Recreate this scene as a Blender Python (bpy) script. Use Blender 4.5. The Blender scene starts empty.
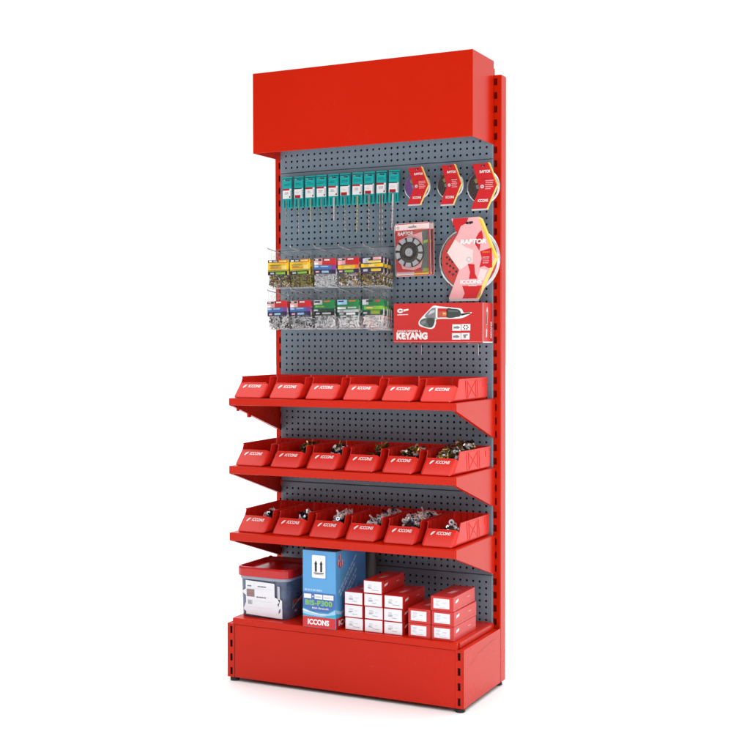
import bpy, bmesh, math, random
from mathutils import Vector, Matrix
R = random.Random(7)
scene = bpy.context.scene
C = scene.collection

# ------------------------------------------------------------------ materials
def lin(c):
    return tuple(((v / 255) / 12.92 if v / 255 <= .04045 else ((v / 255 + .055) / 1.055) ** 2.4) for v in c)

def mat(name, rgb, rough=.45, metal=0., var=.08, scale=30., bump=0., bscale=200., spec=.5, coat=0., rv=1., linear=False):
    m = bpy.data.materials.new(name); m.use_nodes = True
    nt = m.node_tree; N = nt.nodes; L = nt.links
    p = N['Principled BSDF']
    c = rgb if linear else lin(rgb)
    tc = N.new('ShaderNodeTexCoord'); no = N.new('ShaderNodeTexNoise')
    no.inputs['Scale'].default_value = scale; no.inputs['Detail'].default_value = 5
    L.new(tc.outputs['Object'], no.inputs['Vector'])
    rp = N.new('ShaderNodeValToRGB')
    rp.color_ramp.elements[0].position = .15; rp.color_ramp.elements[1].position = .85
    rp.color_ramp.elements[0].color = tuple(v * (1 - var) for v in c) + (1,)
    rp.color_ramp.elements[1].color = tuple(min(1, v * (1 + var)) for v in c) + (1,)
    L.new(no.outputs['Fac'], rp.inputs['Fac']); L.new(rp.outputs['Color'], p.inputs['Base Color'])
    mr = N.new('ShaderNodeMapRange')
    mr.inputs['To Min'].default_value = max(0, rough - .05 * rv); mr.inputs['To Max'].default_value = min(1, rough + .07 * rv)
    L.new(no.outputs['Fac'], mr.inputs['Value']); L.new(mr.outputs['Result'], p.inputs['Roughness'])
    p.inputs['Metallic'].default_value = metal
    p.inputs['Specular IOR Level'].default_value = spec
    p.inputs['Coat Weight'].default_value = coat
    p.inputs['Coat Roughness'].default_value = .08
    if bump:
        n2 = N.new('ShaderNodeTexNoise'); n2.inputs['Scale'].default_value = bscale; n2.inputs['Detail'].default_value = 3
        L.new(tc.outputs['Object'], n2.inputs['Vector'])
        b = N.new('ShaderNodeBump'); b.inputs['Strength'].default_value = bump; b.inputs['Distance'].default_value = .002
        L.new(n2.outputs['Fac'], b.inputs['Height']); L.new(b.outputs['Normal'], p.inputs['Normal'])
    return m

def film(name, tint=(1, 1, 1), base=.06, gl=.5, bump=.5, bscale=40., milk=.06):
    m = bpy.data.materials.new(name); m.use_nodes = True
    nt = m.node_tree; N = nt.nodes; L = nt.links
    N.remove(N['Principled BSDF'])
    out = N['Material Output']
    tr = N.new('ShaderNodeBsdfTransparent'); tr.inputs['Color'].default_value = tint + (1,)
    g = N.new('ShaderNodeBsdfGlossy'); g.inputs['Roughness'].default_value = .12
    d = N.new('ShaderNodeBsdfDiffuse'); d.inputs['Color'].default_value = (.85, .87, .88, 1)
    fr = N.new('ShaderNodeFresnel'); fr.inputs['IOR'].default_value = 1.45
    tc = N.new('ShaderNodeTexCoord'); no = N.new('ShaderNodeTexNoise'); no.inputs['Scale'].default_value = bscale
    L.new(tc.outputs['Object'], no.inputs['Vector'])
    b = N.new('ShaderNodeBump'); b.inputs['Strength'].default_value = bump; b.inputs['Distance'].default_value = .01
    L.new(no.outputs['Fac'], b.inputs['Height'])
    L.new(b.outputs['Normal'], fr.inputs['Normal']); L.new(b.outputs['Normal'], g.inputs['Normal'])
    ad = N.new('ShaderNodeMath'); ad.operation = 'MULTIPLY_ADD'; ad.inputs[1].default_value = gl; ad.inputs[2].default_value = base
    L.new(fr.outputs['Fac'], ad.inputs[0])
    m1 = N.new('ShaderNodeMixShader'); m1.inputs['Fac'].default_value = milk
    L.new(tr.outputs[0], m1.inputs[1]); L.new(d.outputs[0], m1.inputs[2])
    m2 = N.new('ShaderNodeMixShader')
    L.new(ad.outputs[0], m2.inputs['Fac']); L.new(m1.outputs[0], m2.inputs[1]); L.new(g.outputs[0], m2.inputs[2])
    L.new(m2.outputs[0], out.inputs['Surface'])
    return m

M = dict(
    red=mat('red_paint', (.555, .0145, .002), .25, var=.05, scale=3, bump=.03, bscale=300, spec=.2, rv=.9, linear=True),
    scratch=mat('scratched_paint', (150, 40, 36), .5),
    inside=mat('dark_shade_fill', (30, 26, 26), .6),
    peg=mat('grey_peg_paint', (117, 135, 149), .38, var=.04, scale=8, bump=.03, bscale=400),
    back=mat('dark_backing', (30, 33, 38), .7),
    rubber=mat('black_rubber', (18, 18, 18), .6),
    bin=mat('red_plastic', (.70, .024, .014), .28, var=.03, scale=9, spec=.35, rv=.4, bump=.03, bscale=300, linear=True),
    white=mat('white_print', (240, 240, 240), .4, var=.02),
    teal=mat('teal_card', (6, 176, 174), .35, var=.05),
    tealdk=mat('dark_teal_print', (8, 84, 92), .4),
    black=mat('black_print', (22, 22, 26), .45),
    grey=mat('grey_print', (130, 132, 138), .45),
    lgrey=mat('light_grey_print', (196, 198, 202), .45),
    cardred=mat('red_card', (206, 32, 40), .3, var=.05),
    dkred=mat('dark_red_print', (140, 18, 30), .4),
    crimson=mat('crimson_print', (176, 22, 38), .4),
    pink=mat('pink_print_and_glare', (240, 176, 178), .35, var=.06, scale=18),
    pale=mat('pale_pink_print_and_glare', (240, 216, 214), .35, var=.04, scale=18),
    yellow=mat('yellow_print', (242, 196, 30), .4, var=.08),
    paleyellow=mat('pale_yellow_print', (248, 222, 120), .4),
    lime=mat('lime_print', (140, 196, 48), .4),
    tooldark=mat('dark_tool_grey', (64, 70, 68), .4, var=.1, scale=90),
    olive=mat('olive_print', (150, 150, 50), .4),
    green=mat('green_print', (20, 134, 70), .4, var=.1),
    dgreen=mat('dark_green_print', (22, 66, 54), .4),
    navy=mat('navy_print', (40, 34, 74), .4),
    purple=mat('purple_disc', (122, 58, 150), .5, var=.2, scale=120),
    sky=mat('sky_blue_print', (88, 162, 218), .3, var=.05, scale=7),
    blue=mat('blue_print', (86, 152, 222), .3, var=.08, scale=7),
    midblue=mat('mid_blue_print', (66, 110, 180), .35),
    ltblue=mat('light_blue_print', (164, 206, 240), .4),
    cyan=mat('cyan_print', (50, 170, 205), .35),
    orange=mat('orange_print', (222, 120, 40), .4),
    brick=mat('brick_red_print', (190, 82, 64), .4),
    toolgreen=mat('grey_green_print', (92, 104, 98), .4, var=.12, scale=90),
    abrasive=mat('dark_abrasive', (50, 16, 18), .75, var=.35, scale=260, bump=.4, bscale=900),
    redabr=mat('red_abrasive', (232, 58, 44), .6, var=.2, scale=200, bump=.3, bscale=900),
    steel=mat('zinc_steel', (214, 216, 220), .3, metal=.4, var=.12, scale=60),
    nut=mat('bright_zinc', (232, 234, 238), .18, metal=.6, var=.12, scale=60),
    wire=mat('chrome_wire', (206, 208, 212), .25, metal=.7),
    brass=mat('brass_plated', (176, 150, 88), .3, metal=.8, var=.2, scale=60),
    bronze=mat('dark_bronze', (104, 90, 52), .35, metal=.8, var=.25, scale=60),
    bluezinc=mat('blue_zinc', (46, 52, 84), .3, metal=1., var=.25, scale=60),
    bit=mat('drill_steel', (170, 164, 162), .3, metal=.75, var=.2, scale=90),
    bitgold=mat('golden_drill_steel', (190, 184, 146), .3, metal=.6, var=.2, scale=90),
    bitpink=mat('pale_sleeve', (206, 194, 194), .35, var=.1, scale=90),
    anchor=mat('white_nylon', (228, 228, 226), .4),
    darkbits=mat('dark_iron', (70, 62, 58), .4, metal=1., var=.2),
    tub=mat('smoky_plastic', (90, 103, 130), .28, var=.55, scale=26, bump=.03, bscale=120),
    tubrim=mat('frosted_plastic', (158, 168, 186), .3, var=.1),
    lid=mat('red_lid_plastic', (.55, .012, .014), .18, var=.05, scale=10, linear=True),
    paper=mat('white_paper', (236, 238, 244), .5, var=.015, scale=20, bump=.02, bscale=200),
    ink=mat('faint_ink', (96, 98, 108), .5),
    boxred=mat('red_box_card', (.58, .022, .018), .34, var=.06, scale=12, bump=.02, bscale=250, linear=True),
    case=mat('dark_grey_plastic', (92, 97, 95), .4, var=.25, scale=12),
    floor=mat('white_floor', (.92, .92, .92), .7, var=.004, scale=3, linear=True),
    film=film('clear_film', base=.008, gl=.42, bump=.6, bscale=38, milk=.018),
    shell=film('clear_shell', base=.02, gl=.7, bump=.06, bscale=25, milk=.03),
    shellrim=film('clear_shell_rim', base=.12, gl=.8, bump=.2, bscale=60, milk=.6),
)

# ------------------------------------------------------------------ mesh builder
_tc = {}
def glyphs(s, bold=0., shear=0.):
    k = (s, bold, shear)
    if k not in _tc:
        cu = bpy.data.curves.new('lettering_curve', 'FONT'); cu.body = s; cu.size = 1; cu.offset = bold; cu.shear = shear
        cu.resolution_u = 3
        o = bpy.data.objects.new('lettering_curve', cu); C.objects.link(o)
        dg = bpy.context.evaluated_depsgraph_get(); dg.update()
        me = bpy.data.meshes.new_from_object(o.evaluated_get(dg))
        vs = [(v.co.x, v.co.y) for v in me.vertices]; fs = [list(p.vertices) for p in me.polygons]
        bpy.data.objects.remove(o); bpy.data.curves.remove(cu); bpy.data.meshes.remove(me)
        x0 = min(v[0] for v in vs); x1 = max(v[0] for v in vs); y0 = min(v[1] for v in vs); y1 = max(v[1] for v in vs)
        _tc[k] = ([((x - x0) / (x1 - x0), (y - y0) / (y1 - y0)) for x, y in vs], fs)
    return _tc[k]

class MB:
    def __init__(s):
        s.v = []; s.f = []; s.m = []; s.sm = []; s.M = Matrix.Identity(4)
    def add(s, vs, fs, m, smooth=False):
        o = len(s.v)
        s.v += [tuple(s.M @ Vector(p)) for p in vs]
        for f in fs:
            s.f.append([i + o for i in f]); s.m.append(m); s.sm.append(smooth)
        return s
    def box(s, a, b, m):
        (x0, y0, z0), (x1, y1, z1) = a, b
        return s.add([(x0, y0, z0), (x1, y0, z0), (x1, y1, z0), (x0, y1, z0), (x0, y0, z1), (x1, y0, z1), (x1, y1, z1), (x0, y1, z1)],
                     [(0, 3, 2, 1), (4, 5, 6, 7), (0, 1, 5, 4), (1, 2, 6, 5), (2, 3, 7, 6), (3, 0, 4, 7)], m)
    def rbox(s, a, b, m, r=.002, seg=2):
        bm = bmesh.new(); bmesh.ops.create_cube(bm, size=1)
        for v in bm.verts:
            v.co = Vector([a[i] + (b[i] - a[i]) * (v.co[i] + .5) for i in range(3)])
        bmesh.ops.bevel(bm, geom=bm.edges[:], offset=r, segments=seg, affect='EDGES', profile=.5)
        bm.verts.index_update()
        s.add([v.co[:] for v in bm.verts], [[v.index for v in f.verts] for f in bm.faces], m)
        bm.free(); return s
    def flat(s, pts, y, m):                     # polygon in the local XZ plane facing -Y
        ar = sum(pts[i][0] * pts[(i + 1) % len(pts)][1] - pts[(i + 1) % len(pts)][0] * pts[i][1] for i in range(len(pts)))
        if ar < 0: pts = pts[::-1]
        return s.add([(x, y, z) for x, z in pts], [list(range(len(pts)))], m)
    def rect(s, x, z, w, h, y, m):
        return s.flat([(x, z), (x + w, z), (x + w, z + h), (x, z + h)], y, m)
    def disc(s, cx, cz, r0, r1, y, m, n=40, a0=0., a1=2 * math.pi):
        full = abs(a1 - a0 - 2 * math.pi) < 1e-6
        vs = []; fs = []
        k = n if full else n + 1
        for i in range(k):
            a = a0 + (a1 - a0) * i / n
            vs += [(cx + r0 * math.cos(a), y, cz + r0 * math.sin(a)), (cx + r1 * math.cos(a), y, cz + r1 * math.sin(a))]
        for i in range(n):
            j = (i + 1) % k
            fs.append((2 * i, 2 * i + 1, 2 * j + 1, 2 * j))
        return s.add(vs, fs, m)
    def slab(s, pts, y0, y1, m, side=None):     # XZ polygon with thickness along Y
        ar = sum(pts[i][0] * pts[(i + 1) % len(pts)][1] - pts[(i + 1) % len(pts)][0] * pts[i][1] for i in range(len(pts)))
        if ar < 0: pts = pts[::-1]
        n = len(pts)
        vs = [(x, y0, z) for x, z in pts] + [(x, y1, z) for x, z in pts]
        s.add(vs, [list(range(n)), list(range(2 * n - 1, n - 1, -1))], m)
        return s.add(vs, [(i, i + n, (i + 1) % n + n, (i + 1) % n) for i in range(n)], side or m)
    def text(s, t, x, z, w, h, y, m, bold=0., shear=0.):
        vs, fs = glyphs(t, bold, shear)
        return s.add([(x + a * w, y, z + b * h) for a, b in vs], fs, m)
    def lines(s, x, z, w, h, n, y, m, seed=1, fill=.5):   # illegible small print
        r = random.Random(seed); ph = h / n
        for i in range(n):
            cx = x + r.uniform(0, .08) * w; end = x + w * r.uniform(.6, 1)
            while cx < end:
                d = r.uniform(.05, .16) * w
                s.rect(cx, z + i * ph, min(d, max(.0005, end - cx)), ph * fill, y, m); cx += d + .025 * w
        return s
    def tube(s, pts, r, m, n=8):
        pts = [Vector(p) for p in pts]; vs = []; fs = []
        for i, p in enumerate(pts):
            d = (pts[min(i + 1, len(pts) - 1)] - pts[max(i - 1, 0)]).normalized()
            u = d.cross(Vector((0, 0, 1)) if abs(d.z) < .9 else Vector((1, 0, 0))).normalized(); w = d.cross(u)
            rr = r[i] if isinstance(r, (list, tuple)) else r
            for k in range(n):
                a = 2 * math.pi * k / n
                vs.append((p + u * math.cos(a) * rr + w * math.sin(a) * rr)[:])
        for i in range(len(pts) - 1):
            for k in range(n):
                fs.append((i * n + k, i * n + (k + 1) % n, (i + 1) * n + (k + 1) % n, (i + 1) * n + k))
        s.add(vs, fs, m, True)
        return s.add(vs, [list(range(n))[::-1], list(range((len(pts) - 1) * n, len(pts) * n))], m)
    def lathe(s, prof, m, n=32, c=(0, 0, 0), smooth=True):     # profile (r, y) turned about the Y axis through c
        vs = []; fs = []
        for r, y in prof:
            for k in range(n):
                a = 2 * math.pi * k / n
                vs.append((c[0] + r * math.cos(a), c[1] + y, c[2] + r * math.sin(a)))
        for i in range(len(prof) - 1):
            for k in range(n):
                fs.append((i * n + k, i * n + (k + 1) % n, (i + 1) * n + (k + 1) % n, (i + 1) * n + k))
        return s.add(vs, fs, m, smooth)
    def loft(s, loops, m, cap0=True, cap1=True, smooth=False):
        n = len(loops[0]); vs = [p for l in loops for p in l]; fs = []
        for i in range(len(loops) - 1):
            for k in range(n):
                fs.append((i * n + k, i * n + (k + 1) % n, (i + 1) * n + (k + 1) % n, (i + 1) * n + k))
        s.add(vs, fs, m, smooth)
        caps = []
        if cap0: caps.append(list(range(n))[::-1])
        if cap1: caps.append(list(range((len(loops) - 1) * n, len(loops) * n)))
        return s.add(vs, caps, m) if caps else s
    def build(s, name, parent=None, loc=(0, 0, 0)):
        me = bpy.data.meshes.new(name); me.from_pydata(s.v, [], s.f)
        slots = []
        for k in s.m:
            if k not in slots: slots.append(k)
        for k in slots: me.materials.append(M[k])
        me.polygons.foreach_set('material_index', [slots.index(k) for k in s.m])
        me.polygons.foreach_set('use_smooth', s.sm)
        me.update()
        o = bpy.data.objects.new(name, me); C.objects.link(o); o.location = loc
        if parent: o.parent = parent
        return o

def rrect(w, d, r, z, cx=0, cy=0, n=5):
    L = []
    for (sx, sy, a) in ((1, -1, -90), (1, 1, 0), (-1, 1, 90), (-1, -1, 180)):
        for i in range(n + 1):
            t = math.radians(a + 90 * i / n)
            L.append((cx + sx * (w / 2 - r) + r * math.cos(t), cy + sy * (d / 2 - r) + r * math.sin(t), z))
    return L

def tag(o, label=None, cat=None, group=None, kind=None):
    if label: o['label'] = label
    if cat: o['category'] = cat
    if group: o['group'] = group
    if kind: o['kind'] = kind
    return o

def thing(name, label, cat, loc=(0, 0, 0), rz=0., group=None):
    o = bpy.data.objects.new(name, None); C.objects.link(o)
    o.empty_display_size = .05
    o.location = loc; o.rotation_euler = (0, 0, rz)
    return tag(o, label, cat, group)

def copy_tree(o, parent=None):
    c = o.copy(); C.objects.link(c)
    if parent: c.parent = parent
    for ch in [x for x in bpy.data.objects if x.parent == o]:
        copy_tree(ch, c)
    return c

ORD = ['first', 'second', 'third', 'fourth', 'fifth', 'sixth', 'seventh', 'eighth', 'ninth', 'tenth']

# ------------------------------------------------------------------ setting
FZ = .009
fl = MB()
n = 64
fl.add([(60 * math.cos(2 * math.pi * i / n), 60 * math.sin(2 * math.pi * i / n), 0) for i in range(n)], [list(range(n))], 'floor')
tag(fl.build('floor', loc=(0, 0, FZ)), kind='structure')

# ------------------------------------------------------------------ the rack
rack = thing('display_rack', 'tall red steel shop display rack with grey pegboard back and three shelves', 'display rack', (0, 0, FZ))
RZ = -FZ          # parts are given in world height
HW, HD, HT, HB = .4705, .2213, 2.4103, 2.0928
PT, PD, Z0 = 2.357, .052, .025
PY = -.012        # front plane of the pegboard

def bevel_obj(o, r, seg=2, ang=30):
    bm = bmesh.new(); bm.from_mesh(o.data)
    bmesh.ops.remove_doubles(bm, verts=bm.verts[:], dist=1e-6)
    es = [e for e in bm.edges if len(e.link_faces) == 2 and e.calc_face_angle(0) > math.radians(ang)]
    bmesh.ops.bevel(bm, geom=es, offset=r, segments=seg, affect='EDGES', profile=.5, clamp_overlap=True)
    bm.to_mesh(o.data); bm.free()

# header: open-bottomed sheet-metal box
t = .003
h = MB()
y0, y1 = -HD, -.002
def U(x, ya, yb, z0, z1): return [(-x, ya, z0), (x, ya, z0), (x, yb, z0), (-x, yb, z0), (-x, ya, z1), (x, ya, z1), (x, yb, z1), (-x, yb, z1)]
vo = U(HW, y0, y1, HB, HT); vi = U(HW - t, y0 + t, y1 - t, HB, HT - t)
h.add(vo + vi, [(4, 5, 6, 7), (0, 1, 5, 4), (1, 2, 6, 5), (3, 0, 4, 7),
                (12, 15, 14, 13), (8, 12, 13, 9), (9, 13, 14, 10), (11, 15, 12, 8),
                (0, 8, 9, 1), (1, 9, 10, 2), (3, 11, 8, 0), (2, 10, 14, 6), (7, 15, 11, 3), (6, 14, 15, 7)], 'red')
o = h.build('header_box', rack, (0, 0, RZ)); bevel_obj(o, .0014, 2)
for sx in (-1, 1):
    hb = MB(); x = sx * .458
    hb.box((min(x, x + sx * .008), -.030, 2.33), (max(x, x + sx * .008), .02, 2.385), 'red')
    hb.build('header_hook', o)

# uprights with slotted fronts
def slotted(mb, x0, x1, s0, s1, y, z0, z1, slots, depth, m='red'):
    zs = [z0]
    for a, b in slots: zs += [a, b]
    zs.append(z1)
    for i in range(len(zs) - 1):
        a, b = zs[i], zs[i + 1]
        if i % 2 == 0: mb.rect(x0, a, x1 - x0, b - a, y, m)
        else:
            mb.rect(x0, a, s0 - x0, b - a, y, m); mb.rect(s1, a, x1 - s1, b - a, y, m)
            vs = [(s0, y, a), (s1, y, a), (s1, y, b), (s0, y, b), (s0, y + depth, a), (s1, y + depth, a), (s1, y + depth, b), (s0, y + depth, b)]
            mb.add(vs, [(0, 1, 5, 4), (1, 2, 6, 5), (2, 3, 7, 6), (3, 0, 4, 7)], m)

slz = []
z = 2.344
while z > .08:
    slz.append((z - .0255, z)); z -= .0518
slz = slz[::-1]
for sx in (-1, 1):
    u = MB()
    xa, xb = (.44, .5) if sx > 0 else (-.5, -.44)
    sa, sb = (.462, .483) if sx > 0 else (-.483, -.462)
    e = .0035
    slotted(u, xa + e, xb - e, sa, sb, 0, Z0 + .001, PT - e, slz, .003)
    # rounded folded edges and the other three sides
    for (px, qx) in ((xa, xa + e), (xb - e, xb)):
        pass
    prof = [(xb - e, 0), (xb - e * .3, e * .3), (xb, e), (xb, PD), (xa, PD), (xa, e), (xa + e * .3, e * .3), (xa + e, 0)]
    vs = [(x, y, Z0 + .001) for x, y in prof] + [(x, y, PT - e) for x, y in prof]
    u.add(vs, [(i, i + 1, i + 9, i + 8) for i in range(7)], 'red')
    tp = [(x + (-.001 if x > (xa + xb) / 2 else .001), y + (.001 if y < .02 else -.001), PT) for x, y in prof]
    k = len(prof)
    u.add([(x, y, PT - e) for x, y in prof] + tp, [(i, (i + 1) % k, (i + 1) % k + k, i + k) for i in range(k)] + [list(range(k, 2 * k))], 'red')
    u.box((xa + .004, .024, Z0 + .01), (xb - .004, .027, PT - .01), 'red')
    u.build('upright', rack, (0, 0, RZ))

# pegboard panels, real holes
P = .02682
def panel_mesh():
    b = MB()
    nx, nz = 34, 12
    xs = [-.4405 + i * P for i in range(nx)]
    pz = .0246; Hh = .3175
    zs = [.0200 + i * pz for i in range(nz)]
    r = .0049; dep = .0035
    X0, X1 = -.4685, .4698
    gx = [xs[0] - P / 2 + i * P for i in range(nx + 1)]; gz = [zs[0] - pz / 2 + i * pz for i in range(nz + 1)]
    for cx in xs:
        for cz in zs:
            a, c = P / 2, pz / 2
            bd = [(a, 0), (a, c), (0, c), (-a, c), (-a, 0), (-a, -c), (0, -c), (a, -c)]
            oc = [(r * math.cos(k * math.pi / 4), r * math.sin(k * math.pi / 4)) for k in range(8)]
            vs = [(cx + p, 0, cz + q) for p, q in bd] + [(cx + p, 0, cz + q) for p, q in oc] + [(cx + p, dep, cz + q) for p, q in oc]
            b.add(vs, [(k, (k + 1) % 8, 8 + (k + 1) % 8, 8 + k) for k in range(8)], 'peg')
            b.add(vs, [(8 + k, 8 + (k + 1) % 8, 16 + (k + 1) % 8, 16 + k) for k in range(8)], 'peg')
    e = .002
    b.rect(X0 + e, 0 + e, gx[0] - X0 - e, Hh - 2 * e, 0, 'peg'); b.rect(gx[-1], 0 + e, X1 - gx[-1] - e, Hh - 2 * e, 0, 'peg')
    b.rect(gx[0], e, gx[-1] - gx[0], gz[0] - e, 0, 'peg'); b.rect(gx[0], gz[-1], gx[-1] - gx[0], Hh - e - gz[-1], 0, 'peg')
    # folded edges
    O = [(X0 + e, 0, e), (X1 - e, 0, e), (X1 - e, 0, Hh - e), (X0 + e, 0, Hh - e)]
    Q = [(X0, e, 0), (X1, e, 0), (X1, e, Hh), (X0, e, Hh)]; W = [(x, .0105, z) for x, y, z in Q]
    b.add(O + Q + W, [(i, 4 + i, 4 + (i + 1) % 4, (i + 1) % 4) for i in range(4)] + [(4 + i, 8 + i, 8 + (i + 1) % 4, 4 + (i + 1) % 4) for i in range(4)], 'peg')
    return b
zp = [2.0395 - .3195 * i for i in range(7)]
pan = panel_mesh().build('pegboard_panel', rack, (0, PY, zp[0] + RZ))
for z in zp[1:]:
    q = pan.copy(); C.objects.link(q); q.location = (0, PY, z + RZ)
bk = MB(); bk.box((-.4395, .030, .04), (.4395, .034, 2.34), 'back'); bk.build('back_panel', rack, (0, 0, RZ))
for z in (.05, 1.2, 2.30):
    cb = MB(); cb.box((-.4395, .036, z), (.4395, .050, z + .05), 'red'); cb.build('cross_bar', rack, (0, 0, RZ))

# base
BD, BT = .38, .2367
for sx in (-1, 1):
    c = MB()
    xa, xb = (.468, .4995) if sx > 0 else (-.4995, -.468)
    sa, sb = (.4765, .4875) if sx > 0 else (-.4875, -.4765)
    bs = [(zc - .014, zc + .014) for zc in (.049, .1035, .158, .2125)]
    slotted(c, xa, xb - .002 if sx > 0 else xb, sa, sb, -BD, Z0, BT, bs, .004)
    c.box((xa + .001, -BD + .018, Z0 + .005), (xb - .004, -BD + .020, BT - .004), 'inside')  # dark plate paints the shade seen through the slots
    # side strip, top flange
    X = sx * .5
    fx = lambda d: (min(X, X - sx * d), max(X, X - sx * d))
    a, b_ = fx(.0025)
    c.box((a, -BD + .001, Z0), (b_, -.334, BT), 'red')
    c.build('corner_post', rack, (0, 0, RZ))
    d = MB()
    a, b_ = fx(.003); a, b_ = a - sx * .0007, b_ - sx * .0007
    d.box((a, -.3325, Z0 + .001), (b_, -.001, BT - .0005), 'red')
    a, b_ = fx(.024); 
    d.box((min(X - sx * .0035, X - sx * .024), -BD + .003, BT - .003), (max(X - sx * .0035, X - sx * .024), -.016, BT - .001), 'red')
    if sx > 0:
        p0 = [(-.318, .168), (-.31, .171), (-.25, .185), (-.24, .193), (-.10, .208), (-.05, .205)]
        vs = []
        for y, z in p0: vs += [(.4996, y, z), (.4996, y, z + .0016)]
        d.add(vs, [(2 * i, 2 * i + 2, 2 * i + 3, 2 * i + 1) for i in (0, 1, 3, 4)], 'scratch')
    o = d.build('side_panel', rack, (0, 0, RZ))
fp = MB(); fp.rbox((-.4675, -BD + .0012, Z0), (.4675, -BD + .006, .2335), 'red', .0012)
fp.build('kick_panel', rack, (0, 0, RZ))
T = .260
tr = MB()
tr.rbox((-.4740, -BD - .002, .2345), (.4740, -.0155, T), 'red', .0022)
for sx in (-1, 1):       # side flanges with their rounded ends
    x = sx * .4785
    tr.rbox((min(x, x - sx * .0042), -BD + .018, .2375), (max(x, x - sx * .0042), -.0165, T - .0006), 'red', .0019)
tr.build('base_tray', rack, (0, 0, RZ))
for sx, sy in ((-1, -1), (1, -1), (-1, 1), (1, 1)):
    f = MB(); f.M = Matrix.Rotation(math.pi / 2, 4, 'X')
    f.lathe([(0, 0), (.016, 0), (.018, -.002), (.0185, -.013), (.017, -.0158), (0, -.0158)], 'rubber', 24)
    f.build('foot', rack, (sx * .478, -.360 if sy < 0 else .025, Z0 - FZ))

# shelves
SW, SD = .478, .3988
SH = [(1.1228, 1.0955), (.8586, .8285), (.598, .5668)]
for i, (zt, zb) in enumerate(SH):
    s = MB()
    s.rbox((-SW + .002, -SD, zb), (SW - .002, PY - .002, zt), 'red', .0022)
    so = s.build('shelf', rack, (0, 0, RZ))
    for sx in (-1, 1):
        b = MB(); X = sx * SW
        xa, xb = min(X, X - sx * .0018), max(X, X - sx * .0018)
        zb2 = zt - .149
        pts = [(-SD + .004, zb - .0005), (-SD + .004, zt - .002), (-.003, zt - .002), (-.003, zb2), (-.022, zb2)]
        vs = [(xa, y, z) for y, z in pts] + [(xb, y, z) for y, z in pts]; k = len(pts)
        b.add(vs, [list(range(k)), list(range(2 * k - 1, k - 1, -1))] + [(j, (j + 1) % k, (j + 1) % k + k, j + k) for j in range(k)], 'red')
        # folded lower flange
        q = [(X - sx * .0019, -SD + .012, zb - .004), (X - sx * .0019, -.024, zb2 + .0012), (X - sx * .014, -.024, zb2 + .0012), (X - sx * .014, -SD + .012, zb - .004)]
        b.add(q + [(x, y, z + .0018) for x, y, z in q], [(0, 1, 2, 3), (7, 6, 5, 4), (0, 4, 5, 1), (1, 5, 6, 2), (2, 6, 7, 3), (3, 7, 4, 0)], 'red')
        if i == 0 and sx < 0:
            b.box((X + .003, -.346, zb - .026), (X + .008, -.332, zb - .001), 'red')
            b.box((X + .003, -.268, zb - .055), (X + .012, -.250, zb - .040), 'red')
        b.build('bracket', so)

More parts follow.
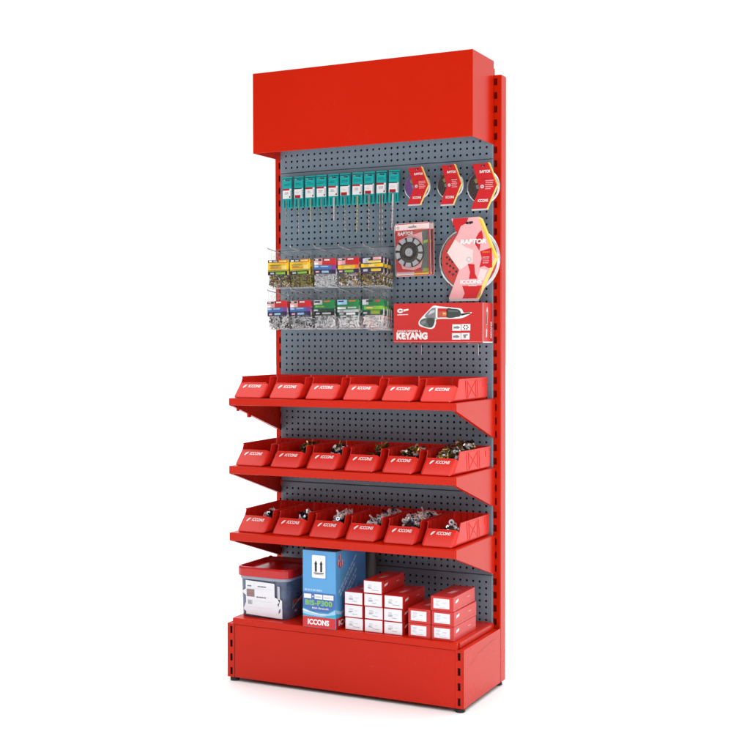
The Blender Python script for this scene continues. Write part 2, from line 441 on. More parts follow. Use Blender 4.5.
# ------------------------------------------------------------------ bins
BWb, BWt, BH, BDp, BL, BS = .131, .121, .083, .350, .0585, .078
def bw(z, y=0.): return (BWb + (BWt - BWb) * z / BH * (1 - .6 * y / BDp)) / 2 + .0125 * max(0, y) / BDp     # the bins widen towards the back
def bin_body():
    yl = BS * BL / BH
    vs = []
    for sx in (-1, 1):
        vs += [(sx * bw(0), 0, 0), (sx * bw(BL, yl), yl, BL), (sx * bw(BH, BS), BS, BH), (sx * bw(BH, BDp), BDp + .006, BH), (sx * bw(0, BDp), BDp, 0)]
    fs = [(0, 5, 6, 1), (0, 4, 9, 5), (4, 3, 8, 9), (4, 0, 1, 2, 3), (5, 9, 8, 7, 6)]
    bm = bmesh.new(); V = [bm.verts.new(v) for v in vs]
    for f in fs: bm.faces.new([V[i] for i in f])
    bmesh.ops.recalc_face_normals(bm, faces=bm.faces[:])
    es = [e for e in bm.edges if len(e.link_faces) == 2]
    bmesh.ops.bevel(bm, geom=es, offset=.013, segments=4, affect='EDGES', profile=.5)
    bm.normal_update()
    # make sure normals face outward, then thicken inward
    if sum(f.normal.dot(f.calc_center_median() - Vector((0, BDp / 2, BH / 2))) for f in bm.faces) < 0:
        bmesh.ops.reverse_faces(bm, faces=bm.faces[:])
    bmesh.ops.solidify(bm, geom=bm.faces[:], thickness=.0028)
    bm.verts.index_update()
    b = MB(); b.add([v.co[:] for v in bm.verts], [[v.index for v in f.verts] for f in bm.faces], 'bin')
    bm.free()
    b.sm = [False] * len(b.f)
    # ribs: X-braced panel and upright ribs on each flank, ribs inside
    def sp(sx, y, z, d): return Vector((sx * (bw(z, y) + d), y, z))
    def rib(sx, p, q, w=.0016, d=.0011, d0=-.0005):
        a, c = Vector((p[0], p[1])), Vector((q[0], q[1])); dd = (c - a).normalized(); nn = Vector((-dd.y, dd.x)) * w / 2
        co = [a + nn, c + nn, c - nn, a - nn]
        v = [sp(sx, k.x, k.y, d0)[:] for k in co] + [sp(sx, k.x, k.y, d)[:] for k in co]
        b.add(v, [(0, 1, 2, 3), (7, 6, 5, 4), (0, 4, 5, 1), (1, 5, 6, 2), (2, 6, 7, 3), (3, 7, 4, 0)], 'bin')
    for sx in (-1, 1):
        ya, yb, za, zb = .135, .245, .010, .076
        rib(sx, (ya, za), (ya, zb)); rib(sx, (yb, za), (yb, zb)); rib(sx, (ya, zb), (yb, zb)); 
        rib(sx, (ya + .02, za + .006), (yb - .02, zb - .006)); rib(sx, (ya + .02, zb - .006), (yb - .02, za + .006))
        rib(sx, (ya - .004 + .02, za), (ya + .016, zb), .001); rib(sx, (yb - .016, za), (yb - .016, zb), .001)
        rib(sx, (.305, .048), (.305, .07), .009, .0012)
        rib(sx, (.075, BH - .0022), (BDp - .002, BH - .0022), .0042, .0022)
        for y in (.10, .15, .20, .25, .30):
            rib(sx, (y, .006), (y, BH - .003), .002, -.0026, -.0046)
    for x in (-.036, -.012, .012, .036):
        b.box((x - .001, BDp - .006, .006), (x + .001, BDp - .001, BH - .003), 'bin')
    # stiffened rim of the low front
    b.tube([(-bw(BL) + .006, yl - .0005, BL - .0008), (bw(BL) - .006, yl - .0005, BL - .0008)], .0022, 'bin', 8)
    return b
def bin_print():
    b = MB(); sl = BS / BH
    b.M = Matrix.Translation((0, 0, 0)) @ Matrix(((1, 0, 0, 0), (0, 1, sl, 0), (0, 0, 1, 0), (0, 0, 0, 1)))   # follows the sloped front face
    y = -.0004
    z = .0395
    b.flat([(-.039, z + .001), (-.035, z - .001), (-.026, z + .007), (-.0225, z + .0125), (-.031, z + .011), (-.036, z + .007)], y, 'white')
    b.text('ICCONS', -.016, z + .0015, .056, .0105, y, 'white', .03, .25)
    return b
bin0 = thing('storage_bin', 'x', 'storage bin', group='red plastic bins lined up on the shelves')
bb = bin_body().build('bin_body', bin0); bin_print().build('lettering', bb)
BX = [-.3985 + i * .1585 for i in range(6)]
BY = [-.392, -.386, -.376]
shelf_word = ['top', 'middle', 'bottom']
fill = {(1, 1): 'a few dark bolts', (1, 2): 'a loose heap of bright bolts', (1, 3): 'a few dark bolts at its right', (1, 4): 'a spread of brassy bolts', (1, 5): 'brassy bolts heaped above its rim',
        (2, 0): 'one small clump of nuts', (2, 1): 'a small clump of steel nuts', (2, 2): 'blue and steel nuts', (2, 3): 'a long bank of steel nuts', (2, 4): 'steel nuts piled to the brim', (2, 5): 'one ring of steel nuts'}
first = True
for r in range(3):
    for i in range(6):
        b = bin0 if first else copy_tree(bin0)
        first = False
        b.location = (BX[i] + R.uniform(-.003, .003), BY[r] + R.uniform(-.002, .002), SH[r][0] + .0004)
        b.rotation_euler = (0, 0, math.radians(R.uniform(-1.4, 1.4)))
        pos = ['leftmost', 'second from left', 'third from left', 'third from right', 'second from right', 'rightmost'][i]
        what = ('holding ' + fill[(r, i)]) if (r, i) in fill else 'standing empty'
        b['label'] = f'red bin {what}, {pos} on {shelf_word[r]} shelf'

# ------------------------------------------------------------------ loose fasteners in the bins
def bolt(mb, p, q, m, L=.022, hr=.0075, sr=.004, kind='bolt'):
    old = mb.M
    mb.M = Matrix.Translation(p) @ q.to_matrix().to_4x4()
    def ring(r, z, n): return [(r * math.cos(2 * math.pi * k / n), r * math.sin(2 * math.pi * k / n), z) for k in range(n)]
    if kind == 'bolt':
        mb.loft([ring(hr, 0, 6), ring(hr, .006, 6)], m)
        mb.loft([ring(sr, .006, 7), ring(sr, .006 + L * .7, 7), ring(sr * .8, .006 + L, 7)], m, cap0=False)
    elif kind == 'nut':
        a, c = ring(hr, 0, 6), ring(hr, .008, 6); e, f = ring(hr * .52, 0, 6), ring(hr * .52, .008, 6)
        mb.loft([a, c], m, False, False); mb.loft([f, e], m, False, False)
        mb.loft([c, f], m, False, False); mb.loft([e, a], m, False, False)
    else:   # washer / ring
        a, c = ring(hr * 1.2, 0, 12), ring(hr * 1.2, .0025, 12); e, f = ring(hr * .6, 0, 12), ring(hr * .6, .0025, 12)
        for l in ([a, c], [f, e], [c, f], [e, a]): mb.loft(l, m, False, False)
    mb.M = old

from mathutils import Quaternion, Euler
def pile(r, i, blobs, mats, kinds, count, seed):
    blobs = [(a, b, c, d, e + (.010 if e < .08 else 0)) for a, b, c, d, e in blobs]
    rr = random.Random(seed); mb = MB()
    def hgt(x, y):
        v = .0
        for (cx, cy, rx, ry, top) in blobs:
            d = ((x - cx) / rx) ** 2 + ((y - cy) / ry) ** 2
            if d < 1: v = max(v, top * (1 - d ** 1.5))
        return v
    k = 0; tries = 0
    while k < count and tries < count * 200:
        tries += 1
        (cx, cy, rx, ry, top) = rr.choice(blobs)
        a, q = rr.uniform(0, 6.283), math.sqrt(rr.random())
        x, y = cx + rx * q * math.cos(a), cy + ry * q * math.sin(a)
        hh = hgt(x, y)
        if hh < .006: continue
        lim = bw(min(hh, BH), y) - .012
        if hh < BH: 
            if abs(x) > lim: continue
        if hh < BH + .012 and abs(x) > bw(BH, y) - .020: continue
        if y < BS * hh / BH + .016: continue
        z = hh - rr.random() ** 2 * min(hh - .004, .022)
        if z < .009: z = .009
        if y > BDp - .03: continue
        q_ = Euler((rr.uniform(0, 6.28), rr.uniform(0, 6.28), rr.uniform(0, 6.28))).to_quaternion()
        kd = rr.choice(kinds)
        bl = rr.uniform(.014, .022)
        ok = True                      # every fastener stays inside its bin's walls
        for rch in (0, (bl + .006) if kd == 'bolt' else .008):
            e_ = Vector((x, y, z)) + q_ @ Vector((0, 0, rch)); ez = e_.z + .0045
            if ez < .007 or (ez < BL + .004 and e_.y < BS * ez / BH + .0125) or (ez < BH + .004 and abs(e_.x) > bw(ez, e_.y) - .0125) or e_.y > BDp - .012: ok = False
        if not ok: continue
        bolt(mb, Vector((x, y, z)), q_, rr.choice(mats), L=bl, kind=kd, hr=rr.uniform(.0062, .0092))
        k += 1
    # filler under the visible layer, its dark colour paints the shade between pieces
    n = 14; base = []
    for (cx, cy, rx, ry, top) in blobs:
        rows = []
        for q in (0.98, .8, .6, .4, .2):
            row = []
            for k in range(n):
                a = 2 * math.pi * k / n
                x, y = cx + rx * q * math.cos(a), cy + ry * q * math.sin(a)
                hh = max(.003, top * (1 - q ** 3) - .015)
                lim = bw(min(hh, BH), y) - .007
                x = max(-lim, min(lim, x)); y = max(BS * min(hh, BH) / BH + .009, min(BDp - .012, y))
                row.append((x, y, hh))
            rows.append(row)
        mb.loft(rows, 'inside', False, True)
    o = mb.build('loose_fasteners', None, (BX[i], BY[r], SH[r][0] + .0045))
    return o
BRS = ['bronze', 'brass', 'bronze', 'steel', 'darkbits']; SLV = ['nut', 'steel', 'bluezinc', 'nut', 'anchor']
DK = ['darkbits', 'bronze', 'bronze', 'brass']
piles = [
    (1, 1, [(.034, .15, .030, .085, .072)], DK, ['bolt', 'nut'], 60, 'dark bolts tucked in the right side of the second bin, middle shelf'),
    (1, 2, [(.020, .125, .042, .075, .069)], ['bronze', 'steel', 'darkbits', 'anchor'], ['bolt', 'bolt', 'nut'], 60, 'loose heap of bright and dark bolts in the third bin, middle shelf'),
    (1, 3, [(.036, .14, .030, .085, .074)], DK, ['bolt', 'nut'], 60, 'few dark bolts in the fourth bin from left, middle shelf'),
    (1, 4, [(.012, .14, .052, .085, .072)], ['darkbits', 'bronze', 'bronze', 'brass', 'brass', 'steel'], ['bolt', 'bolt', 'nut'], 130, 'spread of brassy bolts in the fifth bin, middle shelf'),
    (1, 5, [(.0, .13, .062, .085, .085), (.012, .24, .055, .1, .099)], ['bronze', 'brass', 'steel', 'bronze', 'darkbits'], ['bolt', 'bolt', 'nut'], 220, 'brassy bolts heaped over the rim of the rightmost middle shelf bin'),
    (2, 0, [(.030, .12, .030, .06, .064)], SLV + ['bluezinc'], ['nut', 'washer'], 50, 'small clump of dark and steel nuts in leftmost bottom shelf bin'),
    (2, 1, [(.030, .14, .034, .095, .066)], SLV + ['darkbits'], ['nut', 'washer', 'bolt'], 80, 'clump of steel nuts in the second bin on the bottom shelf'),
    (2, 2, [(.024, .15, .040, .11, .069)], SLV, ['nut', 'washer', 'bolt'], 110, 'blue and steel nuts in the third bin, bottom shelf'),
    (2, 3, [(.020, .12, .045, .085, .062), (.036, .22, .036, .12, .088)], SLV, ['nut', 'washer', 'bolt'], 200, 'long bank of steel nuts in the fourth bin, bottom shelf'),
    (2, 4, [(.012, .13, .055, .09, .078), (.02, .23, .05, .1, .088)], SLV, ['nut', 'washer', 'bolt'], 230, 'steel nuts piled to the brim of the fifth bottom shelf bin'),
    (2, 5, [(.006, .125, .036, .055, .064)], SLV, ['washer', 'nut'], 50, 'ring shaped clump of steel nuts in rightmost bottom shelf bin'),
]
for (r, i, bl, ms, kd, cnt, lab) in piles:
    tag(pile(r, i, bl, ms, kd, cnt, r * 10 + i), lab, 'fasteners', 'loose bolts and nuts in the bins', 'stuff')

# ------------------------------------------------------------------ hooks
def hook(x, z, length, label, rise=.02, group='wire hooks on the pegboard', name='peg_hook', r=.0017, tip=.008):
    mb = MB()
    mb.tube([(0, -.0006, -.022), (0, -.0024, -.018), (0, -.0024, -.002), (0, -.008, .0), (0, -length * .5, rise * .5), (0, -length + .006, rise), (0, -length, rise + tip)], r, 'wire', 8)
    o = mb.build(name, None, (x, PY - .0008, z))
    return tag(o, label, 'wire hook', group)

# ------------------------------------------------------------------ drill bit packs
LEN = [.066, .108, .058, .110, .060, .114, .116, .118, .168, .110]
def drill_pack(i):
    x = -.4422 + i * .0537; w = .047; zt = 2.0175; hgt = .128; y = -.038
    red_top = i in (0, 2, 3, 4, 6, 8)
    lab = f'teal drill bit card, {ORD[i]} from the left, ' + ('red band above its white label' if red_top else 'red block under its white label')
    t = thing('drill_bit_pack', lab, 'drill bit', (x + w / 2, y, zt - hgt), math.radians(R.uniform(-4, 4)), 'carded drill bits hanging in a row')
    t.rotation_euler[1] = math.radians(R.uniform(-1.6, 1.6))
    c = MB()
    # card with a slot for the hook
    s0, s1, sz0, sz1 = -.012, .012, .1115, .1165
    for yy, sgn in ((0, 1), (.0012, -1)):
        for (a, b_, d, e) in ((-w / 2, 0, w / 2, sz0), (-w / 2, sz1, w / 2, hgt), (-w / 2, sz0, s0, sz1), (s1, sz0, w / 2, sz1)):
            c.rect(a, b_, d - a, e - b_, yy, 'teal')
    c.add([(-w / 2, 0, 0), (w / 2, 0, 0), (w / 2, 0, hgt), (-w / 2, 0, hgt), (-w / 2, .0012, 0), (w / 2, .0012, 0), (w / 2, .0012, hgt), (-w / 2, .0012, hgt)],
          [(0, 4, 5, 1), (1, 5, 6, 2), (2, 6, 7, 3), (3, 7, 4, 0)], 'tealdk')
    c.rect(-w / 2 + .002, .119, w - .004, .004, -.0003, 'tealdk')
    c.rect(w / 2 - .004, .004, .003, hgt - .010, -.0003, 'tealdk')
    c.lines(-.018, .093, .034, .012, 2, -.0003, 'tealdk', i, .4)
    co = c.build('card', t)
    l = MB()
    l.rect(-w / 2 + .001, .040, w - .005, .040, -.0006, 'white')
    if red_top:
        l.rect(-w / 2 + .001, .0735, w - .014, .0075, -.0009, 'crimson')
        l.lines(-.014, .058, .022, .011, 2, -.0009, 'grey', i + 60, .45)
        l.disc(-.004, .047, 0, .006, -.0009, 'white', 14); l.rect(.009, .043, .006, .007, -.0009, 'dkred')
        l.rect(w / 2 - .010, .044, .005, .030, -.0009, 'lgrey')
    else:
        l.rect(-w / 2 + .001, .0765, w - .010, .004, -.0009, 'navy')
        l.rect(-w / 2 + .004, .040, w - .020, .0125, -.0009, 'crimson')
        l.rect(w / 2 - .010, .044, .005, .030, -.0009, 'lgrey')
        l.lines(-.016, .060, .022, .008, 2, -.0009, 'lgrey', i + 40, .4)
    l.build('printed_label', co)
    # clear sleeve ridge and the bit itself, spiral fluted
    m = ['bit', 'bit', 'bitgold', 'bit', 'bitpink', 'bit', 'bitgold', 'bit', 'bit', 'bitpink'][i]
    xs = [(-.004,), (.002,), (.003,), (0,), (.004,), (0,), (.002,), (.001,), (-.005, .007), (-.002,)][i]
    for k, xx in enumerate(xs):
        d = MB(); L = LEN[i]; rad = [.0027, .0024, .0030, .0026, .0033, .0027, .0036, .0042, .0031, .0046][i]
        pts = [(xx, -.0052, .034), (xx, -.0052, -.012)]
        d.tube(pts, rad, m, 8)
        n = 40; vs = []; fs = []
        for j in range(n + 1):
            z = -.012 - (L - .012) * j / n; tw = j * .55; k_ = 1 if j < n - 2 else (n - j) / 2 * .8 + .08
            for q in range(8):
                a = 2 * math.pi * q / 8 + tw; rr = rad * k_ * (1 if q % 4 < 2 else .62)
                vs.append((xx + rr * math.cos(a), -.0052 + rr * math.sin(a), z))
        for j in range(n):
            for q in range(8): fs.append((j * 8 + q, j * 8 + (q + 1) % 8, j * 8 + 8 + (q + 1) % 8, j * 8 + 8 + q))
        d.add(vs, fs, m, True)
        d.build('drill_bit', t)
    for sx in (-1, 1):
        v = MB(); v.rbox((sx * .0115 - .0015, -.004, .004), (sx * .0115 + .0015, -.0007, .034), 'tealdk', .0008); v.build('card_fold', co)
    # hook at the row of holes behind it
    hook(x + w / 2, zt - .0135 - .0045, .05, f'short wire hook carrying the {ORD[i]} teal drill card from the left', rise=.001, tip=.005, r=.0013)
for i in range(10): drill_pack(i)

# ------------------------------------------------------------------ bags of fasteners
def screw(mb, p, q, m, L, sr, hr):
    old = mb.M; mb.M = Matrix.Translation(p) @ q.to_matrix().to_4x4()
    def ring(r, z, n=5): return [(r * math.cos(2 * math.pi * k / n), r * math.sin(2 * math.pi * k / n), z) for k in range(n)]
    mb.loft([ring(hr, -L / 2), ring(hr, -L / 2 + .0015), ring(sr, -L / 2 + .003), ring(sr, L / 2 - .004), ring(sr * .2, L / 2)], m)
    mb.M = old
CARDS = {   # rectangles (x0, z0, x1, z1 in 0..1, colour) printed on the card
    'yellow': [(0, 0, 1, 1, 'yellow'), (0, .84, .5, 1, 'black'), (.05, .87, .2, .97, 'white'), (.27, .87, .45, .97, 'lgrey'), (.5, .80, .96, 1, 'orange'), (.55, .86, .9, .95, 'paleyellow'),
               (.08, .62, .62, .68, 'olive'), (.1, .44, .7, .49, 'orange'), (.66, .35, .9, .62, 'paleyellow'), (0, .24, 1, .34, 'olive'), (0, 0, .94, .24, 'black'), (.12, .07, .3, .17, 'lgrey'), (.38, .05, .84, .19, 'lime')],
    'redblue': [(0, 0, 1, 1, 'cardred'), (0, .55, .38, 1, 'pink'), (0, .84, .34, .97, 'black'), (.05, .87, .2, .95, 'lgrey'), (.4, .86, .44, 1, 'black'), (.47, .86, .72, .95, 'white'), (.02, .60, .2, .72, 'white'),
                (0, .28, .8, .56, 'midblue'), (.02, .42, .22, .54, 'ltblue'), (.3, .44, .66, .52, 'ltblue'), (.8, .28, 1, .56, 'purple'), (0, 0, 1, .28, 'navy'), (.08, .08, .24, .18, 'pink'), (.36, .07, .68, .2, 'ltblue')],
    'redyellow': [(0, 0, 1, 1, 'cardred'), (0, .55, .36, 1, 'pink'), (.02, .84, .34, .97, 'black'), (.05, .87, .2, .95, 'lgrey'), (.47, .86, .75, .95, 'white'), (0, .27, .82, .52, 'yellow'), (.3, .33, .62, .42, 'paleyellow'),
                  (.82, .27, 1, .52, 'orange'), (0, 0, 1, .26, 'navy'), (.06, .08, .22, .18, 'pink'), (.32, .06, .74, .2, 'lime')],
    'purple': [(0, 0, 1, 1, 'navy'), (.08, .62, .34, .92, 'lgrey'), (.18, .86, .42, .95, 'lgrey'), (.54, .80, .92, .98, 'pink'), (.3, .62, .9, .76, 'paleyellow'), (0, .34, 1, .58, 'yellow'), (.34, .38, .6, .54, 'paleyellow'),
               (0, 0, 1, .32, 'navy'), (.1, .08, .3, .22, 'lgrey'), (.45, .08, .9, .24, 'yellow')],
    'green': [(0, 0, 1, 1, 'green'), (0, .72, .42, 1, 'lgrey'), (.02, .84, .3, .95, 'black'), (.5, .88, .8, .96, 'orange'), (.08, .55, .5, .64, 'lime'), (0, .28, 1, .46, 'dgreen'), (.0, .3, .2, .4, 'lgrey'), (0, 0, 1, .27, 'black'), (.1, .09, .28, .18, 'lgrey'), (.42, .08, .84, .19, 'lgrey')],
    'greenwhite': [(0, 0, 1, 1, 'green'), (0, .70, .46, 1, 'ltblue'), (.04, .86, .3, .95, 'dgreen'), (.55, .88, .86, .96, 'orange'), (0, .40, .4, .54, 'white'), (.5, .44, .9, .54, 'lgrey'), (0, .2, 1, .36, 'lgrey'), (.1, .24, .3, .32, 'grey'), (0, 0, 1, .2, 'dgreen'), (.1, .05, .3, .15, 'lgrey'), (.42, .03, .86, .17, 'white')],
    'greenlime': [(0, 0, 1, 1, 'green'), (0, .66, .3, 1, 'lgrey'), (.18, .84, .5, .95, 'dgreen'), (.58, .84, .84, .97, 'brick'), (.1, .36, 1, .58, 'lime'), (.2, .42, .5, .52, 'paleyellow'), (0, 0, 1, .3, 'dgreen'), (.06, .08, .24, .18, 'lgrey'), (.4, .06, .86, .3, 'olive'), (.45, .1, .8, .2, 'lime')],
}
BW, BHt = .099, .160
def make_bag(kind, mats, seed, L, sr, hr, cnt):
    rr = random.Random(seed)
    t = thing('hardware_bag', 'x', 'bag of fasteners')
    # pouch: a clear pillow, flat seam at top and bottom
    b = MB()
    nx, nz = 10, 16
    def th(u, v):
        e = (1 - abs(2 * u - 1) ** 4)
        w = max(0, math.sin(math.pi * min(1, max(0, (v + .02) / .56)))) ** .55 if v < .54 else 0
        return .0012 + .0085 * e * w
    for sgn in (-1, 1):
        vs = []; fs = []
        for j in range(nz + 1):
            for i in range(nx + 1):
                u, v = i / nx, j / nz
                yy = th(u, v) if sgn > 0 else max(th(u, v), .0142 * math.sin(math.pi * min(1, max(0, .08 + v * 1.12 - .12 * v))) ** .6 * (1 - abs(2 * u - 1) ** 3.5) + (.0020 if .3 < v < .72 else 0))
                vs.append(((u - .5) * BW, sgn * yy + rr.uniform(-.0004, .0004), v * BHt))
        for j in range(nz):
            for i in range(nx):
                f = (j * (nx + 1) + i, j * (nx + 1) + i + 1, (j + 1) * (nx + 1) + i + 1, (j + 1) * (nx + 1) + i)
                # round hang hole near the top
                if j == nz - 2 and i in (4, 5): continue
                fs.append(f if sgn < 0 else f[::-1])
        b.add(vs, fs, 'film', True)
    for sx in (-1, 1): b.box((sx * BW / 2 - .0006, -.0008, .001), (sx * BW / 2 + .0006, .0008, BHt - .001), 'film')
    b.box((-BW / 2, -.0009, -.001), (BW / 2, .0009, .0012), 'shellrim')
    b.build('pouch', t)
    # printed card slipped behind the film
    c = MB(); z0, z1 = .052, .113; x0, x1 = -BW / 2 + .002, BW / 2 - .002
    yb = -.0116
    c.rect(x0, z0, x1 - x0, z1 - z0, yb + .0011, 'lgrey')
    for k, (a, e, d, g, m) in enumerate(CARDS[kind]):
        y = yb - (0 if k == 0 else .0003 + .00006 * k)
        c.rect(x0 + a * (x1 - x0), z0 + e * (z1 - z0), (d - a) * (x1 - x0), (g - e) * (z1 - z0), y, m)
    c.lines(x0 + .01, z0 + .032, .05, .006, 1, yb - .0018, 'grey', seed, .5)
    c.build('printed_card', t)
    s = MB()
    for k in range(int(cnt * 2.4)):
        z = rr.random() ** 1.1 * .070 + .006
        x = rr.uniform(-BW / 2 + .003, BW / 2 - .003)
        y = rr.uniform(-.0065, .0055)
        a = rr.uniform(0, 6.283)
        if rr.random() < .25: a = rr.choice((.1, 3.2, 1.6))
        d = Vector((math.cos(a), rr.uniform(-.25, .25), math.sin(a))).normalized()
        z = max(z, L / 2 * abs(d.z) + .003); 
        lim = BW / 2 - .002 - L / 2 * abs(d.x); x = max(-lim, min(lim, x))
        screw(s, Vector((x, y, z)), d.to_track_quat('Z', 'Y'), rr.choice(mats), L * rr.uniform(.8, 1), sr * 1.35, hr * 1.25)
    so = s.build('small_screws', t); so['kind'] = 'stuff'
    return t
BRASSY = ['brass', 'brass', 'bronze', 'brass', 'darkbits', 'steel']
SILV = ['steel', 'steel', 'steel', 'darkbits', 'anchor']
NYL = ['anchor', 'lgrey', 'anchor', 'steel', 'grey']
rows = [
    (1.6925, [('yellow', BRASSY, .018, .0012, .0026, 110, 'yellow carded bag of brass screws on the upper leftmost hook'),
              ('yellow', ['brass', 'bronze', 'brass', 'olive'], .014, .0012, .0026, 120, 'yellow carded bag of fine brassy screws, second upper hook'),
              ('redblue', ['steel', 'anchor', 'steel', 'lgrey'], .015, .0013, .003, 110, 'red and blue carded bag of silver screws in the upper row'),
              ('redyellow', ['brass', 'steel', 'brass', 'pale', 'bronze'], .018, .0014, .003, 90, 'red and yellow carded bag of mixed screws, fourth upper hook'),
              ('purple', BRASSY, .014, .0012, .0028, 110, 'navy and yellow carded bag of brass screws in the upper row')]),
    (1.5265, [('redblue', SILV, .024, .0014, .0034, 80, 'red and blue carded bag of steel screws on the lower leftmost hook'),
              ('redblue', ['steel', 'grey', 'steel', 'darkbits', 'anchor'], .018, .0013, .003, 100, 'red and blue carded bag of steel screws, second lower hook'),
              ('green', ['steel', 'lgrey', 'anchor', 'grey'], .026, .002, .0034, 70, 'dark green carded bag of grey anchors in the lower row'),
              ('greenwhite', NYL, .030, .0026, .0036, 60, 'green and white carded bag of long white plugs, lower row'),
              ('greenlime', ['anchor', 'pale', 'steel', 'anchor', 'lgrey'], .032, .0024, .0038, 55, 'green and lime carded bag of white plugs, lower row right end')]),
]
BGX = [-.4137, -.3065, -.1994, -.0925, .0146]
for r, (hz, L) in enumerate(rows):
    for i, (kind, ms, ln, sr, hr, cnt, lab) in enumerate(L):
        rowname = 'upper' if r == 0 else 'lower'
        hook(BGX[i], hz, .198, f'long wire hook at the {rowname} bag row, {ORD[i]} from the left', rise=.021 if r == 0 else .020, tip=.006, r=.0018)
        proto = make_bag(kind, ms, r * 10 + i + 3, ln, sr, hr, cnt)
        layers = 4 if i == 4 else 2
        g = 'bags of fasteners hanging on long hooks'
        for k in range(layers):
            b = proto if k == 0 else copy_tree(proto)
            y = PY - .100 + k * .0235
            b.location = (BGX[i] + R.uniform(-.002, .002) - .001, y, hz + .021 * (abs(y - PY) / .198) - .1433)
            b.rotation_euler = (math.radians(R.uniform(-1, 1)), math.radians(R.uniform(-1.8, 1.8)), math.radians(R.uniform(-5, 5)))
            if k == 0: tag(b, lab, None, g)
            else: tag(b, f'bag mostly hidden behind the front bag on the {ORD[i]} {rowname} long hook', None, f'hidden bags on {ORD[i]} {rowname} hook')

